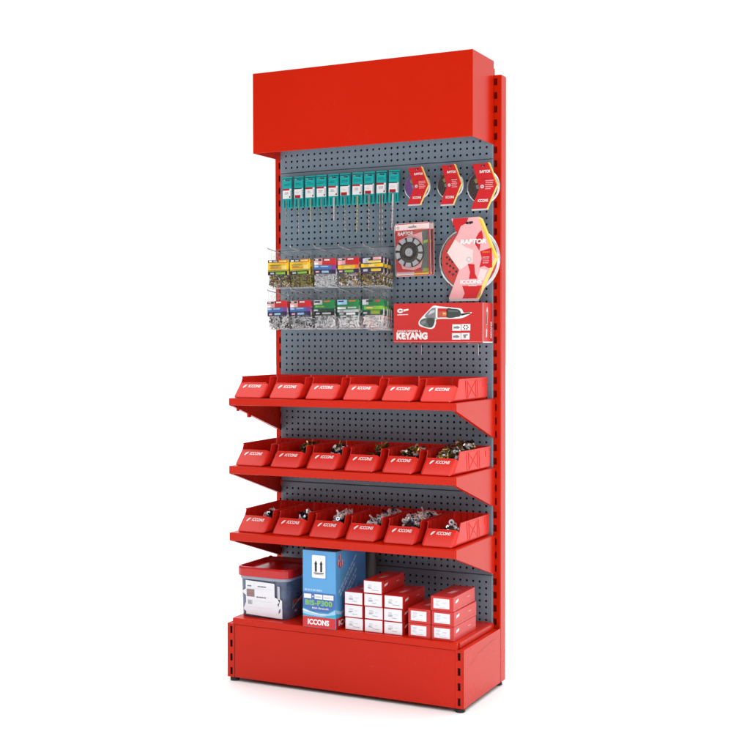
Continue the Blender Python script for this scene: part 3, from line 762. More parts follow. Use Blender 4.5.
# ------------------------------------------------------------------ cutting disc packs
def disc_pack(cx, cz, w, hgt, y, disc_m, label, big=False):
    """w: width of the pack, hgt: height of its card."""
    t = thing('cutting_disc_pack', label, 'cutting disc', (cx, y, cz), math.radians(R.uniform(-2, 2)), 'packed cutting discs on the pegboard')
    r = w / 2 - .001
    rd = r * .90
    d = MB()
    d.lathe([(.11 * rd, .0012), (.11 * rd, -.0012), (rd, -.0012), (rd, .0012), (.11 * rd, .0012)], disc_m, 48, smooth=False)
    if big:
        for px_, pz_ in ((-.80, .10), (-.70, .02), (-.60, -.06), (-.80, -.12), (-.68, -.20), (-.56, -.28), (-.70, -.40), (-.58, -.50), (-.46, -.40), (-.78, .30), (-.66, .24)):
            d.disc(px_ * rd, pz_ * rd, 0, .0048, -.0015, 'black', 10)
    do = d.build('abrasive_disc', t)
    g = MB(); g.lathe([(.11 * rd, .0014), (.11 * rd, -.0016), (.17 * rd, -.0016), (.17 * rd, .0014)], 'steel', 24, smooth=False)
    if not big:
        g.slab([(-.62 * rd, .46 * rd), (-.44 * rd, .60 * rd), (-.30 * rd, .30 * rd), (-.50 * rd, .22 * rd)], -.0019, -.0013, 'olive')
        g.slab([(-.48 * rd, .12 * rd), (-.20 * rd, .16 * rd), (-.18 * rd, -.14 * rd), (-.44 * rd, -.12 * rd)], -.0019, -.0013, 'grey')
    g.build('bore_ring', do)
    s = MB()
    n = 56
    def ring(rad, yy): return [(rad * math.cos(2 * math.pi * k / n), yy, rad * math.sin(2 * math.pi * k / n)) for k in range(n)]
    s.loft([ring(r * .93, -.0048), ring(r * .97, -.004), ring(r, .0)], 'shellrim', False, False, True)
    s.loft([ring(r, 0), ring(r * 1.012, .0008), ring(r * 1.012, .0022)], 'shellrim', False, False, True)
    s.add([p for p in ring(r * .93, -.0048)], [list(range(n))], 'shell')
    s.build('clear_shell', t)
    # chevron card pointing right
    H = hgt / 2
    A = [(-.58 * r, .97 * H), (-.30 * r, .95 * H), (.20 * r, .97 * H), (.36 * r, 1.0 * H), (.48 * r, .94 * H), (.97 * r, .02 * H), (.40 * r, -.86 * H), (.34 * r, -.97 * H), (-.66 * r, -.97 * H), (-.70 * r, -.90 * H),
         (-.48 * r, -.52 * H), (-.20 * r, -.06 * H), (-.44 * r, .50 * H), (-.62 * r, .90 * H)]
    if big: A = [(-.56 * r, .98 * H), (.34 * r, 1.0 * H), (.46 * r, .94 * H), (.97 * r, .02 * H), (.42 * r, -.86 * H), (.34 * r, -.95 * H), (-.62 * r, -.97 * H), (-.64 * r, -.90 * H), (-.30 * r, -.24 * H), (-.70 * r, .18 * H), (-.34 * r, .62 * H), (-.52 * r, .88 * H)]
    yc = -.0062
    c = MB(); c.slab(A, yc, yc + .0009, 'cardred' if not big else 'pink', 'white')  # on the large card the pink ground is film glare painted in
    e = yc - .0003; f = yc - .0006; q2 = yc - .0009
    # yellow and cream edging along the right flank
    c.flat([(.36 * r, 1.0 * H), (.48 * r, .94 * H), (.97 * r, .02 * H), (.86 * r, .02 * H), (.34 * r, .97 * H)], e, 'paleyellow')
    c.flat([(.97 * r, .02 * H), (.40 * r, -.86 * H), (.34 * r, -.97 * H), (.22 * r, -.97 * H), (.86 * r, .02 * H)], e, 'paleyellow')
    c.flat([(.40 * r, .94 * H), (.92 * r, .02 * H), (.86 * r, .02 * H), (.34 * r, .94 * H)], f, 'orange' if not big else 'yellow')
    c.slab([(-.10 * r, .885 * H), (.14 * r, .90 * H), (.16 * r, .86 * H), (.06 * r, .83 * H), (-.08 * r, .835 * H)], f, e, 'black')
    if not big:
        c.disc(-.02 * r, 0, .03 * r, .11 * r, q2, 'lgrey', 16)
        c.lines(.15 * r, -.12 * H, .55 * r, .42 * H, 5, e, 'pink', int(cx * 1000), .45)
        c.rect(-.66 * r, -.985 * H, .90 * r, .07 * H, q2, 'lgrey')
        c.rect(-.05 * r, .28 * H, .5 * r, .05 * H, e, 'crimson')
    else:
        c.flat([(-.50 * r, .98 * H), (.0, .985 * H), (-.05 * r, .86 * H), (-.24 * r, .80 * H), (-.36 * r, .60 * H), (-.52 * r, .88 * H)], e, 'cardred')
        c.flat([(-.70 * r, .18 * H), (-.44 * r, .48 * H), (-.10 * r, .30 * H), (.16 * r, .22 * H), (.14 * r, -.06 * H), (-.02 * r, -.12 * H), (-.22 * r, -.22 * H), (-.30 * r, -.24 * H)], e, 'pale')  # pale patch: glare of the clear film painted onto the card
        c.flat([(.40 * r, -.22 * H), (.62 * r, -.26 * H), (.50 * r, -.50 * H), (.30 * r, -.46 * H)], e, 'pale')  # smaller patch of the same painted glare
        c.flat([(.34 * r, .62 * H), (.44 * r, .68 * H), (.50 * r, .46 * H), (.40 * r, .40 * H), (.36 * r, .20 * H), (.22 * r, .36 * H), (.26 * r, .52 * H)], f, 'cardred')
        c.flat([(.38 * r, .18 * H), (.76 * r, .26 * H), (.78 * r, -.20 * H), (.66 * r, -.22 * H), (.52 * r, -.16 * H), (.36 * r, -.20 * H), (.44 * r, .02 * H)], f, 'cardred')
        c.rect(.46 * r, .15 * H, .24 * r, .025 * H, q2, 'orange')
        c.lines(.46 * r, -.10 * H, .26 * r, .18 * H, 4, q2, 'pink', 9, .4)
        c.flat([(-.02 * r, -.10 * H), (.20 * r, -.12 * H), (.22 * r, -.34 * H), (.30 * r, -.46 * H), (.02 * r, -.46 * H), (.06 * r, -.30 * H)], f, 'cardred')
        c.flat([(-.20 * r, -.62 * H), (.46 * r, -.62 * H), (.40 * r, -.84 * H), (.30 * r, -.93 * H), (-.2 * r, -.93 * H), (-.12 * r, -.80 * H)], e, 'cardred')
        
        c.disc(.02 * r, .0, .05 * r, .085 * r, q2, 'lgrey', 20)
        c.rect(-.62 * r, -.985 * H, .96 * r, .06 * H, q2 - .0003, 'lgrey')
    co = c.build('card', t)
    l = MB(); g_ = yc - .0013
    if big:
        l.text('RAPTOR', -.26 * r, .36 * H, .86 * r, .12 * H, g_, 'white', .055, .1); l.build('lettering', co); l = MB(); l.text('ICCONS', -.26 * r, -.58 * H, .70 * r, .10 * H, g_, 'white', .055)
        l.lines(.0 * r, -.63 * H, .45 * r, .03 * H, 1, g_, 'white', 4, .7)
    else:
        l.text('RAPTOR', -.18 * r, .56 * H, .66 * r, .12 * H, g_, 'white', .03, .1); l.text('ICCONS', -.28 * r, -.64 * H, .62 * r, .12 * H, g_, 'white', .03)
    l.build('lettering', co)
    hook(cx + .03 * r, cz + .86 * H - .0065, abs(y - PY) + .012, 'wire hook carrying the ' + label.split(' on ')[0] + label.split('card')[-1], rise=.003, tip=.004, r=.0014)
disc_pack(.1770, 1.9440, .113, .152, -.062, 'purple', 'small purple cutting disc on chevron card, leftmost of three small discs')
disc_pack(.3150, 1.9410, .111, .160, -.062, 'abrasive', 'small dark cutting disc on red chevron card, middle of three small discs')
disc_pack(.4485, 1.9280, .133, .182, -.058, 'abrasive', 'larger dark cutting disc on red chevron card, rightmost of three, beside post')
disc_pack(.3900, 1.6545, .250, .322, -.056, 'redabr', 'large red cutting disc on glare-painted pink chevron card above the grinder box', True)

# ------------------------------------------------------------------ blister packs of the grinding cup
def blister(label, group):
    t = thing('blister_pack', label, 'blister pack', group=group)
    w, hh = .150, .205
    c = MB()
    loop = [(p[0], p[1]) for p in rrect(w, hh, .010, 0, 0, 0, 4)]
    c.slab([(x, z + hh / 2) for x, z in loop], 0, .0010, 'cardred', 'white')
    e, f, g = -.0003, -.0006, -.0009
    c.rect(-w / 2 + .003, hh - .026, w - .006, .022, e, 'pale')
    c.disc(-w / 2 + .014, hh - .016, .003, .0055, f, 'grey', 14)
    c.rect(-.016, hh - .018, .034, .005, f, 'grey')
    c.flat([(-.058, .140), (-.02, .156), (.050, .170), (.060, .120), (.052, .040), (.0, .022), (-.045, .030), (-.060, .07)], e, 'pink')
    c.flat([(.040, .175), (.066, .175), (.066, .022), (.030, .022), (.045, .075)], f, 'toolgreen')
    c.flat([(.048, .135), (.064, .138), (.064, .128), (.046, .122)], g, 'lime')
    c.rect(-w / 2 + .004, .004, w * .5, .012, e, 'pale'); c.rect(.005, .005, .060, .008, f, 'yellow'); c.rect(.040, .012, .026, .016, g, 'olive')
    c.lines(.010, .176, .048, .006, 1, f, 'orange', 3, .7)
    co = c.build('card', t)
    l = MB(); l.text('RAPTOR', -.062, .158, .066, .0155, -.0012, 'white', .03, .1); l.build('lettering', co)
    # segmented grinding cup
    k = MB(); cz = .092; cx = -.010; r = .058
    k.lathe([(r * .30, -.004), (r * .34, -.016), (r * .66, -.016), (r * .74, -.010), (r, -.010), (r, -.001)], 'darkbits', 40, (cx, 0, cz))
    for j in range(10):
        a = 2 * math.pi * j / 10
        k.disc(cx, cz, r * .70, r * .98, -.0150, 'lgrey', 4, a, a + .45)
        k.disc(cx, cz, r * .98, r * .985, -.0150, 'lgrey', 4, a, a + .45)
        pts = []
        for q in range(5):
            b = a + .45 * q / 4
            pts.append((cx + r * .98 * math.cos(b), cz + r * .98 * math.sin(b)))
        for q in range(4, -1, -1):
            b = a + .45 * q / 4
            pts.append((cx + r * .70 * math.cos(b), cz + r * .70 * math.sin(b)))
        k.slab(pts, -.0149, -.009, 'anchor' if j % 3 else 'lgrey')
    k.build('grinding_cup', t)
    hb = MB(); hb.lathe([(0, -.0165), (r * .10, -.0165), (r * .10, -.019), (r * .24, -.019), (r * .28, -.016)], 'lgrey', 24, (cx, 0, cz)); hb.build('hub', t)
    s = MB()
    loops = []
    for (ins, y) in ((0, -.0015), (.006, -.004), (.010, -.020), (.016, -.0225)):
        loops.append([(x * (1 - ins * 2 / w) if True else x, y, z * (1 - ins * 2 / hh) * .84 + hh * .44) for x, z in [(p[0], p[1]) for p in rrect(w, hh, .012, 0, 0, 0, 4)]])
    s.loft(loops, 'shell', False, True)
    s.tube([(x, -.001, z + hh / 2) for x, z in loop] + [(loop[0][0], -.001, loop[0][1] + hh / 2)], .0012, 'shellrim', 6)
    s.build('clear_shell', t)
    return t
b0 = blister('front blister pack with segmented grinding cup beside the large red disc', 'blister packs with grinding cups')
b0.location = (.172, -.088, 1.5955); b0.rotation_euler = (0, math.radians(-1.5), 0)
for k in (1,):
    b = copy_tree(b0); b.location = (.172 + .002 * k, -.088 + .026 * k, 1.598); b.rotation_euler = (0, math.radians(-1 + k * .6), 0)
    tag(b, 'clear blister pack half hidden behind the front grinding cup pack', None, 'blister packs hidden behind the first')
hook(.176, 1.782, .085, 'wire hook carrying the grinding cup blister packs', rise=.004, tip=.006)

# ------------------------------------------------------------------ boxed angle grinder on two hooks
gx0, gx1, gz0, gz1, gd = .1035, .4715, 1.3365, 1.4885, .108
g = thing('grinder_box', 'long red carton showing an angle grinder, resting on two hooks', 'tool box', (gx0, PY - .003 - gd, gz0), 0)
W, Hh = gx1 - gx0, gz1 - gz0
b = MB(); b.rbox((0, 0, 0), (W, gd, Hh), 'boxred', .0014); bo = b.build('carton', g)
p = MB(); e, f, q, k = -.0004, -.0008, -.0012, -.0016
G = lambda pts: [(x / 104 * W, (40 - z) / 40 * Hh) for x, z in pts]     # the picture was read on a 104 x 40 grid
def sm(pts, n=5):        # rounded outline through the points
    o = []; N_ = len(pts)
    for i in range(N_):
        p0, p1, p2, p3 = (Vector(pts[(i + d) % N_]) for d in (-1, 0, 1, 2))
        for k_ in range(n):
            t_ = k_ / n
            o.append(tuple(.5 * ((2 * p1) + (p2 - p0) * t_ + (2 * p0 - 5 * p1 + 4 * p2 - p3) * t_ ** 2 + (3 * p1 - p0 - 3 * p2 + p3) * t_ ** 3)))
    return o
# white halo, then tool
halo = [(30, 19), (33, 15), (42, 7), (48, 2.6), (56, 3.5), (72, 5), (80, 6.2), (83, 10), (92, 9.6), (86.5, 13.2), (80, 15.4), (70, 16), (52, 16.2), (50.5, 20), (48.5, 24.6), (44, 26), (36, 24.4), (31, 22.6)]
p.flat(G(sm(halo)), e, 'white')
p.flat(G(sm([(45, 5.8), (50.5, 4.8), (52.5, 7), (52.5, 14.6), (47.5, 15.4), (39, 14.6), (38, 12)])), f, 'grey')
p.flat(G([(44, 8), (49, 6.6), (49, 9), (41, 12.4)]), q, 'lgrey'); p.flat(G([(40, 13), (47, 12.6), (47, 13.6), (40, 14.4)]), q, 'grey')
p.flat(G([(50.2, 5.2), (52.4, 5), (52.4, 14.8), (50.2, 15)]), q, 'white')
p.flat(G(sm([(31.5, 20), (33.5, 16.5), (40, 14.8), (48.5, 15), (49, 19), (47, 23.4), (43.6, 24.8), (36, 23.2)])), q, 'toolgreen')
p.flat(G(sm([(40, 16.6), (45, 15), (48.6, 16.4), (48.2, 20), (45.6, 23.8), (42, 23)])), k, 'tooldark'); p.flat(G(sm([(33, 19.6), (37, 17.4), (39, 19), (36, 21.6)])), k, 'grey')
p.flat(G([(52.6, 5.2), (63.6, 5.6), (63.6, 14.6), (52.6, 14.6)]), f, 'brick'); p.flat(G([(53, 6), (63, 6.2), (63, 8), (53, 8.4)]), q, 'cardred')
p.flat(G([(58, 9), (63, 9), (63, 12.8), (58, 12.8)]), q, 'orange'); p.flat(G([(59, 10.4), (62, 10.4), (62, 11.2), (59, 11.2)]), k, 'white')
p.flat(G(sm([(63.5, 5.7), (70, 6), (76, 6.6), (79, 9), (79, 13), (75, 14.2), (63.5, 14.6)])), f, 'tooldark'); p.flat(G([(65, 7), (76, 7.8), (76, 9.4), (65, 9)]), q, 'toolgreen')
p.flat(G([(79, 11), (90.5, 9.8), (90.5, 10.9), (80, 13)]), f, 'black')
# logo: an oval key-like mark with a rule under it
def oval(cx, cz, rx, rz, y, m, n=24, hole=.5):
    vs = []
    for i in range(n):
        a = 2 * math.pi * i / n
        vs += [(cx + rx * math.cos(a), y, cz + rz * math.sin(a)), (cx + rx * hole * math.cos(a), y, cz + rz * hole * .7 * math.sin(a))]
    p.add(vs, [(2 * i, 2 * ((i + 1) % n), 2 * ((i + 1) % n) + 1, 2 * i + 1) for i in range(n)], m)
oc = G([(8.2, 7.4)])[0]
oval(oc[0], oc[1], .0135, .0085, e, 'white')
p.flat(G([(11, 6.2), (18, 5.4), (18, 7), (14.5, 7.6), (11, 8.6)]), e, 'white'); p.flat(G([(4.5, 11.2), (17.5, 10.8), (17.5, 11.5), (4.5, 11.9)]), e, 'white')
# pictogram tiles
for (x, z, wx) in ((69.5, 21.5, 10), (80.2, 21.3, 10), (69.2, 30.3, 10), (79.8, 30.1, 9.6)):
    p.flat(G([(x, z), (x + wx, z), (x + wx, z + 6.4), (x, z + 6.4)]), e, 'white')
for (x, z) in ((71, 24), (70.5, 33)): p.flat(G([(x, z), (x + 5, z - .8), (x + 7.5, z + .8), (x + 6, z + 1.8), (x, z + 1.6)]), f, 'grey')
for a in range(6):
    cx_, cz_ = G([(85 + 2.6 * math.cos(a * 1.047), 24.5 + 1.8 * math.sin(a * 1.047))])[0]
    p.disc(cx_, cz_, 0, .0028, f, 'black', 8)
p.flat(G([(82, 31.6), (87.5, 31.4), (86.8, 32.6), (85.2, 33), (85.2, 35), (82.8, 35.2), (82.4, 33.4)]), f, 'grey')
p.rect(.002, .0035, W - .004, .0012, e, 'pink')
p.build('printed_picture', bo)
l = MB(); x_, z_ = G([(3.4, 36.6)])[0]
l.text('KEYANG', x_, z_, .357 * W, .185 * Hh, e, 'white', .065)
l.build('lettering', bo); l = MB()
l.text('ANGLE GRINDER &', G([(4, 0)])[0][0], G([(0, 28.8)])[0][1], .275 * W, .045 * Hh, e, 'white', .02)
l.build('lettering', bo)
s = MB(); s.M = Matrix.Translation((W + .0004, 0, 0)) @ Matrix.Rotation(math.radians(90), 4, 'Z')
s.rect(.001, .002, .005, Hh - .004, 0, 'pink')
s.flat([(.036, .02), (.046, .022), (.050, .07), (.056, .12), (.048, .138), (.040, .12), (.040, .08)], 0, 'pale')
s.flat([(.038, .07), (.048, .07), (.052, .118), (.042, .118)], -.0003, 'toolgreen'); s.rect(.040, .052, .010, .016, -.0003, 'brick')
s.rect(.002, .0008, gd - .004, .0035, -.0003, 'white')
s.M = s.M @ Matrix.Translation((.096, 0, .018)) @ Matrix.Rotation(math.radians(-90), 4, 'Y')
s.text('KEYANG', 0, 0, .062, .012, 0, 'white', .03)
s.build('end_print', bo)
for k, x in enumerate((.1735, .4135)):
    mb = MB()
    mb.tube([(0, -.0006, -.048), (0, -.0022, -.046), (0, -.0022, -.008), (0, -.006, -.0032), (0, -.05, -.0022), (0, -.104, -.0022)], .0020, 'wire', 8)
    o = mb.build('peg_hook', None, (x, PY - .0008, gz0))
    tag(o, ('left' if k == 0 else 'right') + ' wire hook under the red angle grinder carton', 'wire hook', 'wire hooks on the pegboard')

# ------------------------------------------------------------------ goods on the base: tub
tb = thing('plastic_tub', 'square smoky plastic tub with red lid and large white label', 'tub', (-.362, -.222, T))
B = MB()
lp = []
for z, w, d, r in ((.0, .206, .222, .030), (.002, .212, .227, .032), (.150, .220, .236, .034), (.1505, .228, .246, .036), (.170, .228, .246, .036)):
    lp.append(rrect(w, d, r, z))
B.loft(lp[:3], 'tub', True, False, True); B.loft(lp[2:], 'tubrim', False, True, False)
body = B.build('tub_body', tb)
Ld = MB()
lp = [rrect(.238, .256, .038, .162), rrect(.242, .260, .040, .164), rrect(.242, .260, .040, .192), rrect(.236, .254, .038, .1985), rrect(.220, .238, .032, .1985), rrect(.214, .232, .030, .182), rrect(.150, .17, .02, .182), rrect(.146, .166, .02, .186)]
Ld.loft(lp, 'lid', True, True); lo = Ld.build('lid', tb); bevel_obj(lo, .0016, 2, 25)
kn = MB(); kn.rbox((-.104, .100, .198), (-.090, .112, .204), 'lid', .003); kn.build('lid_catch', lo)
# label wrapped on the front (slightly tilted sheet) and the strip turning the corner
fy = -.1195
l = MB(); l.M = Matrix.Translation((0, fy, 0)) @ Matrix.Rotation(math.radians(1.8), 4, 'X')
l.slab([(-.074, .012), (.066, .006), (.090, .006), (.090, .076), (.083, .083), (.073, .050), (.069, .061), (.077, .069), (.070, .083), (.057, .088), (.057, .141), (-.074, .146)], 0, .0006, 'paper')
l.slab([(-.0738, .112), (-.093, .100), (-.0738, .086)], .0002, .0006, 'paper'); l.slab([(-.0738, .060), (-.086, .030), (-.0738, .022)], .0002, .0006, 'paper')
l.rect(.070, .080, .011, .052, 0, 'lgrey')
l.rect(-.070, .082, .036, .030, -.0004, 'grey'); l.lines(-.068, .085, .032, .026, 4, -.0007, 'brick', 3, .4)
l.rect(-.066, .052, .022, .018, -.0004, 'lgrey'); l.lines(-.064, .054, .018, .014, 3, -.0007, 'ink', 5, .4)
l.lines(-.066, .122, .020, .006, 1, -.0004, 'ink', 14, .8); l.lines(-.020, .122, .040, .006, 1, -.0004, 'ink', 8, .8)
l.lines(-.028, .080, .056, .006, 1, -.0004, 'ink', 11, .8); l.rect(-.035, .066, .080, .0006, -.0004, 'lgrey'); l.rect(-.070, .040, .118, .0006, -.0004, 'lgrey'); l.rect(-.035, .075, .0006, .065, -.0004, 'lgrey'); l.rect(-.070, .115, .122, .0006, -.0004, 'lgrey')
l.slab([(.073, .024), (.082, .032), (.082, .046), (.076, .040)], -.0006, 0, 'ink')
l.build('label_sheet', tb)
sd = MB(); sd.M = Matrix.Translation((.1101, 0, 0)) @ Matrix.Rotation(math.radians(90), 4, 'Z') @ Matrix.Rotation(math.radians(1.8), 4, 'X')
sd.flat([(-.080, .045), (.03, .10), (.03, .095), (-.080, .040)], 0, 'lgrey'); sd.flat([(-.080, .075), (.04, .075), (.04, .062), (-.08, .062)], .0002, 'brick'); sd.rect(-.060, .026, .018, .007, 0, 'lgrey'); sd.rect(-.080, .045, .012, .02, 0, 'grey')
sd.build('side_print', tb)

# ------------------------------------------------------------------ blue carton
bx = thing('anchor_carton', 'tall blue carton with two black up arrows and a red base band', 'carton', (-.156, -.386, T))
W, D, Hh = .1425, .250, .2930
b = MB(); b.rbox((0, 0, 0), (W, D, Hh), 'sky', .0014); bo = b.build('carton', bx)
p = MB(); e, f, q, k = -.0004, -.0008, -.0012, -.0016
p.rect(.001, 0.0012, W - .002, .0400, e, 'cardred')
p.flat([(.001, .041), (W - .001, .041), (W - .001, .078), (.11, .060), (.07, .056), (.03, .064), (.001, .074)], e - .0001, 'cyan')
p.flat([(.001, .052), (.03, .047), (.08, .044), (W - .001, .056), (W - .001, .074), (.11, .056), (.07, .052), (.03, .059), (.001, .068)], f, 'ltblue')
p.flat([(.001, .062), (.04, .055), (.08, .051), (.12, .056), (.07, .0545), (.03, .061), (.001, .069)], q, 'white')
p.lines(.006, .139, W - .02, .008, 1, e, 'ltblue', 4, .9)
p.rect(.001, .060, W - .002, .074, e + .0001, 'midblue')
p.rect(.006, .1100, .032, .017, q, 'white'); p.disc(.045, .1180, 0, .003, q, 'white', 10); p.rect(.052, .1095, .034, .018, q, 'white'); p.rect(.089, .1095, .044, .018, q, 'white')
p.lines(.054, .1155, .03, .006, 1, k, 'lgrey', 6, .7); p.lines(.093, .1155, .036, .006, 1, k, 'lgrey', 7, .7)
# handling sign
p.slab([(x + .070, z + .233) for x, z, _ in [(a[0], a[1], 0) for a in rrect(.066, .094, .005, 0)]], f, e, 'blue')
p.flat([(x + .070, z + .233) for x, z, _ in [(a[0], a[1], 0) for a in rrect(.058, .086, .004, 0)]], q, 'white')
for cx_ in (.058, .081):
    p.rect(cx_ - .0042, .213, .0084, .030, k, 'black'); p.flat([(cx_ - .0066, .242), (cx_ + .0066, .242), (cx_, .256)], k, 'black')
p.rect(.049, .2065, .043, .0035, k, 'black'); p.lines(.05, .202, .04, .003, 1, k, 'grey', 2, .7)
p.build('printed_front', bo)
l = MB()
l.text('ICCONS', .022, .0105, .092, .0215, f, 'white', .045)
l.build('lettering', bo); l = MB()
l.text('BIS-P300', .011, .0835, .118, .0225, q, 'blue', .075); l.text('BIS-P300', .0125, .085, .115, .0195, -.0019, 'lime', .025)
l.build('lettering', bo); l = MB()
l.text('High Strength', .042, .0695, .070, .0095, -.0022, 'white', .02)
l.build('lettering', bo)
s = MB(); s.M = Matrix.Translation((W + .0004, 0, 0)) @ Matrix.Rotation(math.radians(90), 4, 'Z')
s.rect(.001, .0012, D - .002, Hh - .0024, 0, 'blue')
s.flat([(.001, .0412), (.001, Hh - .002), (.09, Hh - .002), (.10, .2), (.05, .12), (.03, .06), (.02, .0412)], -.0003, 'sky')
s.rect(.001, .0012, D - .002, .0400, -.0006, 'cardred')
s.flat([(.001, .041), (.20, .041), (.22, .09), (.08, .054), (.03, .070), (.001, .080)], -.0006, 'cyan'); s.flat([(.001, .060), (.04, .050), (.16, .075), (.21, .11), (.12, .075), (.04, .062), (.001, .074)], -.0009, 'ltblue')
for (cx_, cz_, hh_, r_) in ((.032, .268, .026, .011), (.020, .248, .024, .010), (.050, .244, .024, .010), (.034, .240, .02, .012)):
    s.disc(cx_, cz_, 0, r_, -.0006, 'crimson', 16); s.flat([(cx_ - .004, cz_ - hh_ / 3), (cx_ + .003, cz_ - hh_ / 3), (cx_ + .006, cz_ + hh_ / 2), (cx_ - .001, cz_ + hh_ / 2)], -.0010, 'pink')
base = s.M.copy()
for (ox, oz, n_, w_) in ((.030, .118, 2, .20), (.075, .100, 2, .18), (.10, .080, 1, .13)):
    s.M = base @ Matrix.Translation((ox, 0, oz)) @ Matrix.Rotation(math.radians(-40), 4, 'Y')
    s.lines(0, 0, w_, .016 * n_, n_, -.0012, 'ltblue', int(ox * 100), .55)
s.M = base
s.text('ICCONS', .020, .0105, .16, .0215, -.0012, 'white', .045)
s.build('printed_side', bo)
# what peeps out behind it
cs = thing('sealant_pouch', 'dark grey pouch standing behind the blue carton, mostly hidden', 'pouch', (-.053, -.085, T))
c = MB(); lp = [rrect(.12, .05, .02, 0), rrect(.125, .06, .025, .02), rrect(.12, .055, .024, .16), rrect(.112, .03, .014, .245), rrect(.11, .008, .0035, .272), rrect(.108, .006, .0025, .285)]
c.loft(lp, 'case', True, True, True); co = c.build('pouch_body', cs)
c = MB(); c.M = Matrix.Translation((0, -.030, .185)); c.slab([(a[0], a[1]) for a in rrect(.05, .03, .006, 0)], -.001, .004, 'lgrey'); c.build('sticker', cs)

# ------------------------------------------------------------------ small screw boxes
def screw_box(w, d, hh, white_face, seed):
    t = thing('screw_box', 'x', 'small box')
    b = MB(); b.rbox((0, 0, 0), (w, d, hh), 'boxred', .0010, 2); bo = b.build('carton', t)
    p = MB(); e = -.0004
    if white_face:
        p.rect(.0022, .0022, w - .0044, hh - .0044, e, 'paper'); x0, z0, ww, hz = .012, .010, w - .02, hh - .02
    else:
        x0, z0, ww, hz = w * .12, .009, w * .70, hh - .017
        p.slab([(x0, z0), (x0 + ww, z0), (x0 + ww, z0 + hz), (x0, z0 + hz)], -.0005, .0005, 'paper')
    r = random.Random(seed)
    p.lines(x0 + ww * .12, z0 + hz * .62, ww * .34, hz * .26, 2, -.0009, 'lgrey', seed, .5)
    p.lines(x0 + ww * .10, z0 + hz * .30, ww * .34, hz * .26, 2, -.0009, 'ink' if white_face else 'lgrey', seed + 1, .5)
    p.lines(x0 + ww * .55, z0 + hz * .55, ww * .30, hz * .14, 1, -.0009, 'lgrey', seed + 2, .5)
    p.lines(x0 + ww * .35, z0 + hz * .08, ww * .55, hz * .14, 1, -.0009, 'grey' if white_face else 'lgrey', seed + 3, .45)
    p.build('printed_label', bo)
    s = MB(); s.M = Matrix.Translation((w + .0004, 0, 0)) @ Matrix.Rotation(math.radians(90), 4, 'Z')
    s.flat([(.018, hh * .52), (.046, hh * .60), (.050, hh * .78), (.022, hh * .70)], 0, 'white')
    s.lines(d * .62, hh * .56, d * .16, .004, 1, 0, 'pink', 3, .6)
    s.rect(.004, hh * .20, d - .008, .0005, 0, 'crimson')
    s.M = Matrix.Translation((0, 0, hh + .0004)) @ Matrix.Rotation(math.radians(-90), 4, 'X') @ Matrix.Identity(4)
    s.M = Matrix(((1, 0, 0, 0), (0, 0, 1, 0), (0, -1, 0, hh + .0004), (0, 0, 0, 1)))
    s.flat([(w * .40, d * .30), (w * .62, d * .30), (w * .70, d * .55), (w * .48, d * .55)], 0, 'pink')
    s.lines(w * .2, d * .62, w * .55, .012, 2, 0, 'pink', 8, .5)
    s.build('printed_flank', bo)
    return t
lw, lh, ld = .0765, .0478, .200
protoL = [screw_box(lw, ld, lh, True, 20 + k * 7) for k in range(3)]
cols = [(.0120, 3), (.0930, 4), (.1735, 3)]
cn = ['left', 'middle', 'right']
lev = {3: ['bottom', 'middle', 'top'], 4: ['bottom', 'second', 'third', 'topmost']}
idx = 0
for ci, (x, nn) in enumerate(cols):
    for j in range(nn):
        b = protoL[idx] if idx < 3 else copy_tree(protoL[idx % 3])
        b.location = (x + R.uniform(-.0012, .0012) + (.0015 if j == 2 else 0), -.363 + R.uniform(-.003, .003), T + .0002 + j * (lh + .0009))
        b.rotation_euler = (0, 0, math.radians(R.uniform(-.8, .8)))
        tag(b, f'white ended screw box, {lev[nn][j]} of the {cn[ci]} column beside the blue carton', None, 'white ended screw boxes stacked beside the blue carton')
        idx += 1
rw, rh, rd = .0885, .0528, .215
protoR = [screw_box(rw, rd, rh, False, 70 + k * 7) for k in range(2)]
idx = 0
for ci, (x, nn) in enumerate(((.2745, 2), (.3665, 3))):
    for j in range(nn):
        b = protoR[idx] if idx < 2 else copy_tree(protoR[idx % 2])
        b.location = (x + R.uniform(-.0012, .0012), -.364 + R.uniform(-.002, .002), T + .0002 + j * (rh + .0008))
        b.rotation_euler = (0, 0, math.radians(R.uniform(-.7, .7)))
        w_ = {2: ['lower', 'upper'], 3: ['bottom', 'middle', 'top']}[nn][j]
        tag(b, f'red screw box with white sticker, {w_} in the ' + ('two high stack' if nn == 2 else 'three high stack at the right end'), None, 'red screw boxes stacked at the right end of the base')
        idx += 1

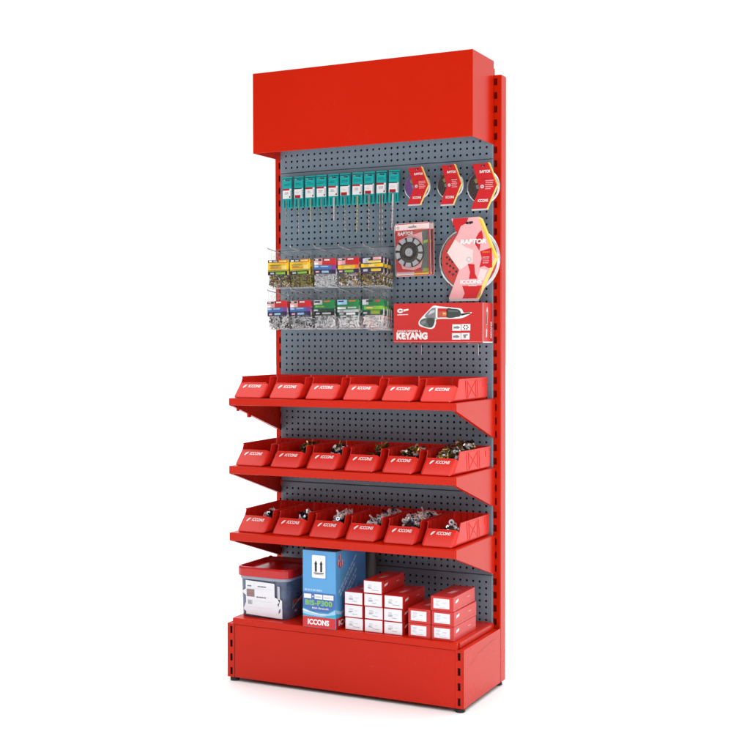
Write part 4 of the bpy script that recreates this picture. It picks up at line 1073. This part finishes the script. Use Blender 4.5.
# ------------------------------------------------------------------ light
w = bpy.data.worlds.new('World'); scene.world = w; w.use_nodes = True
nt = w.node_tree; N = nt.nodes; L = nt.links
bg = N['Background']; bg.inputs['Color'].default_value = (1, 1, 1, 1)
tc = N.new('ShaderNodeTexCoord'); sx = N.new('ShaderNodeSeparateXYZ'); L.new(tc.outputs['Generated'], sx.inputs[0])
def mrange(src, a, b, c, d):
    m = N.new('ShaderNodeMapRange'); m.interpolation_type = 'SMOOTHSTEP'
    for k, v in zip(('From Min', 'From Max', 'To Min', 'To Max'), (a, b, c, d)): m.inputs[k].default_value = v
    L.new(src, m.inputs['Value']); return m.outputs['Result']
def math_(op, a, b):
    m = N.new('ShaderNodeMath'); m.operation = op
    for k, v in enumerate((a, b)):
        if isinstance(v, float): m.inputs[k].default_value = v
        else: L.new(v, m.inputs[k])
    return m.outputs[0]
# made-up world light: stronger overhead to whiten the floor, weaker behind the camera
front = mrange(sx.outputs['Y'], -.15, .6, .14, 1.06)
topl = mrange(sx.outputs['Z'], .45, .85, 0., 2.1)
L.new(math_('ADD', front, topl), bg.inputs['Strength'])
def area(name, loc, target, size, power, col=(1, .985, .96)):
    l = bpy.data.lights.new(name, 'AREA'); l.shape = 'RECTANGLE'; l.size = size[0]; l.size_y = size[1]; l.energy = power; l.color = col
    o = bpy.data.objects.new(name, l); C.objects.link(o); o.location = loc
    o.rotation_euler = (Vector(target) - Vector(loc)).to_track_quat('-Z', 'Y').to_euler()
    return o
area('softbox', (2.2, -2.5, 1.6), (.2, -.2, .8), (.9, .9), 25)

# ------------------------------------------------------------------ camera
yaw, pitch, roll = math.radians(26.0925), math.radians(-1.6614), math.radians(-.0896)
fw = Vector((-math.sin(yaw) * math.cos(pitch), math.cos(yaw) * math.cos(pitch), math.sin(pitch)))
rt = Vector((math.cos(yaw), math.sin(yaw), 0)); up = rt.cross(fw)
rt2 = rt * math.cos(roll) + up * math.sin(roll); up2 = up * math.cos(roll) - rt * math.sin(roll)
cd = bpy.data.cameras.new('Camera'); cam = bpy.data.objects.new('Camera', cd); C.objects.link(cam)
mw = Matrix((rt2, up2, -fw)).transposed().to_4x4(); mw.translation = Vector((2.1282, -4.4221, 1.3499))
cam.matrix_world = mw
cd.sensor_width = 36; cd.sensor_fit = 'HORIZONTAL'; cd.lens = 36 * 1224.1768 / 750; cd.clip_end = 500; cd.clip_start = .05
scene.camera = cam
scene.render.resolution_x = scene.render.resolution_y = 1024
scene.view_settings.view_transform = 'Standard'; scene.view_settings.look = 'None'
scene.view_settings.exposure = 0; scene.view_settings.gamma = 1
scene.cycles.transparent_max_bounces = 24
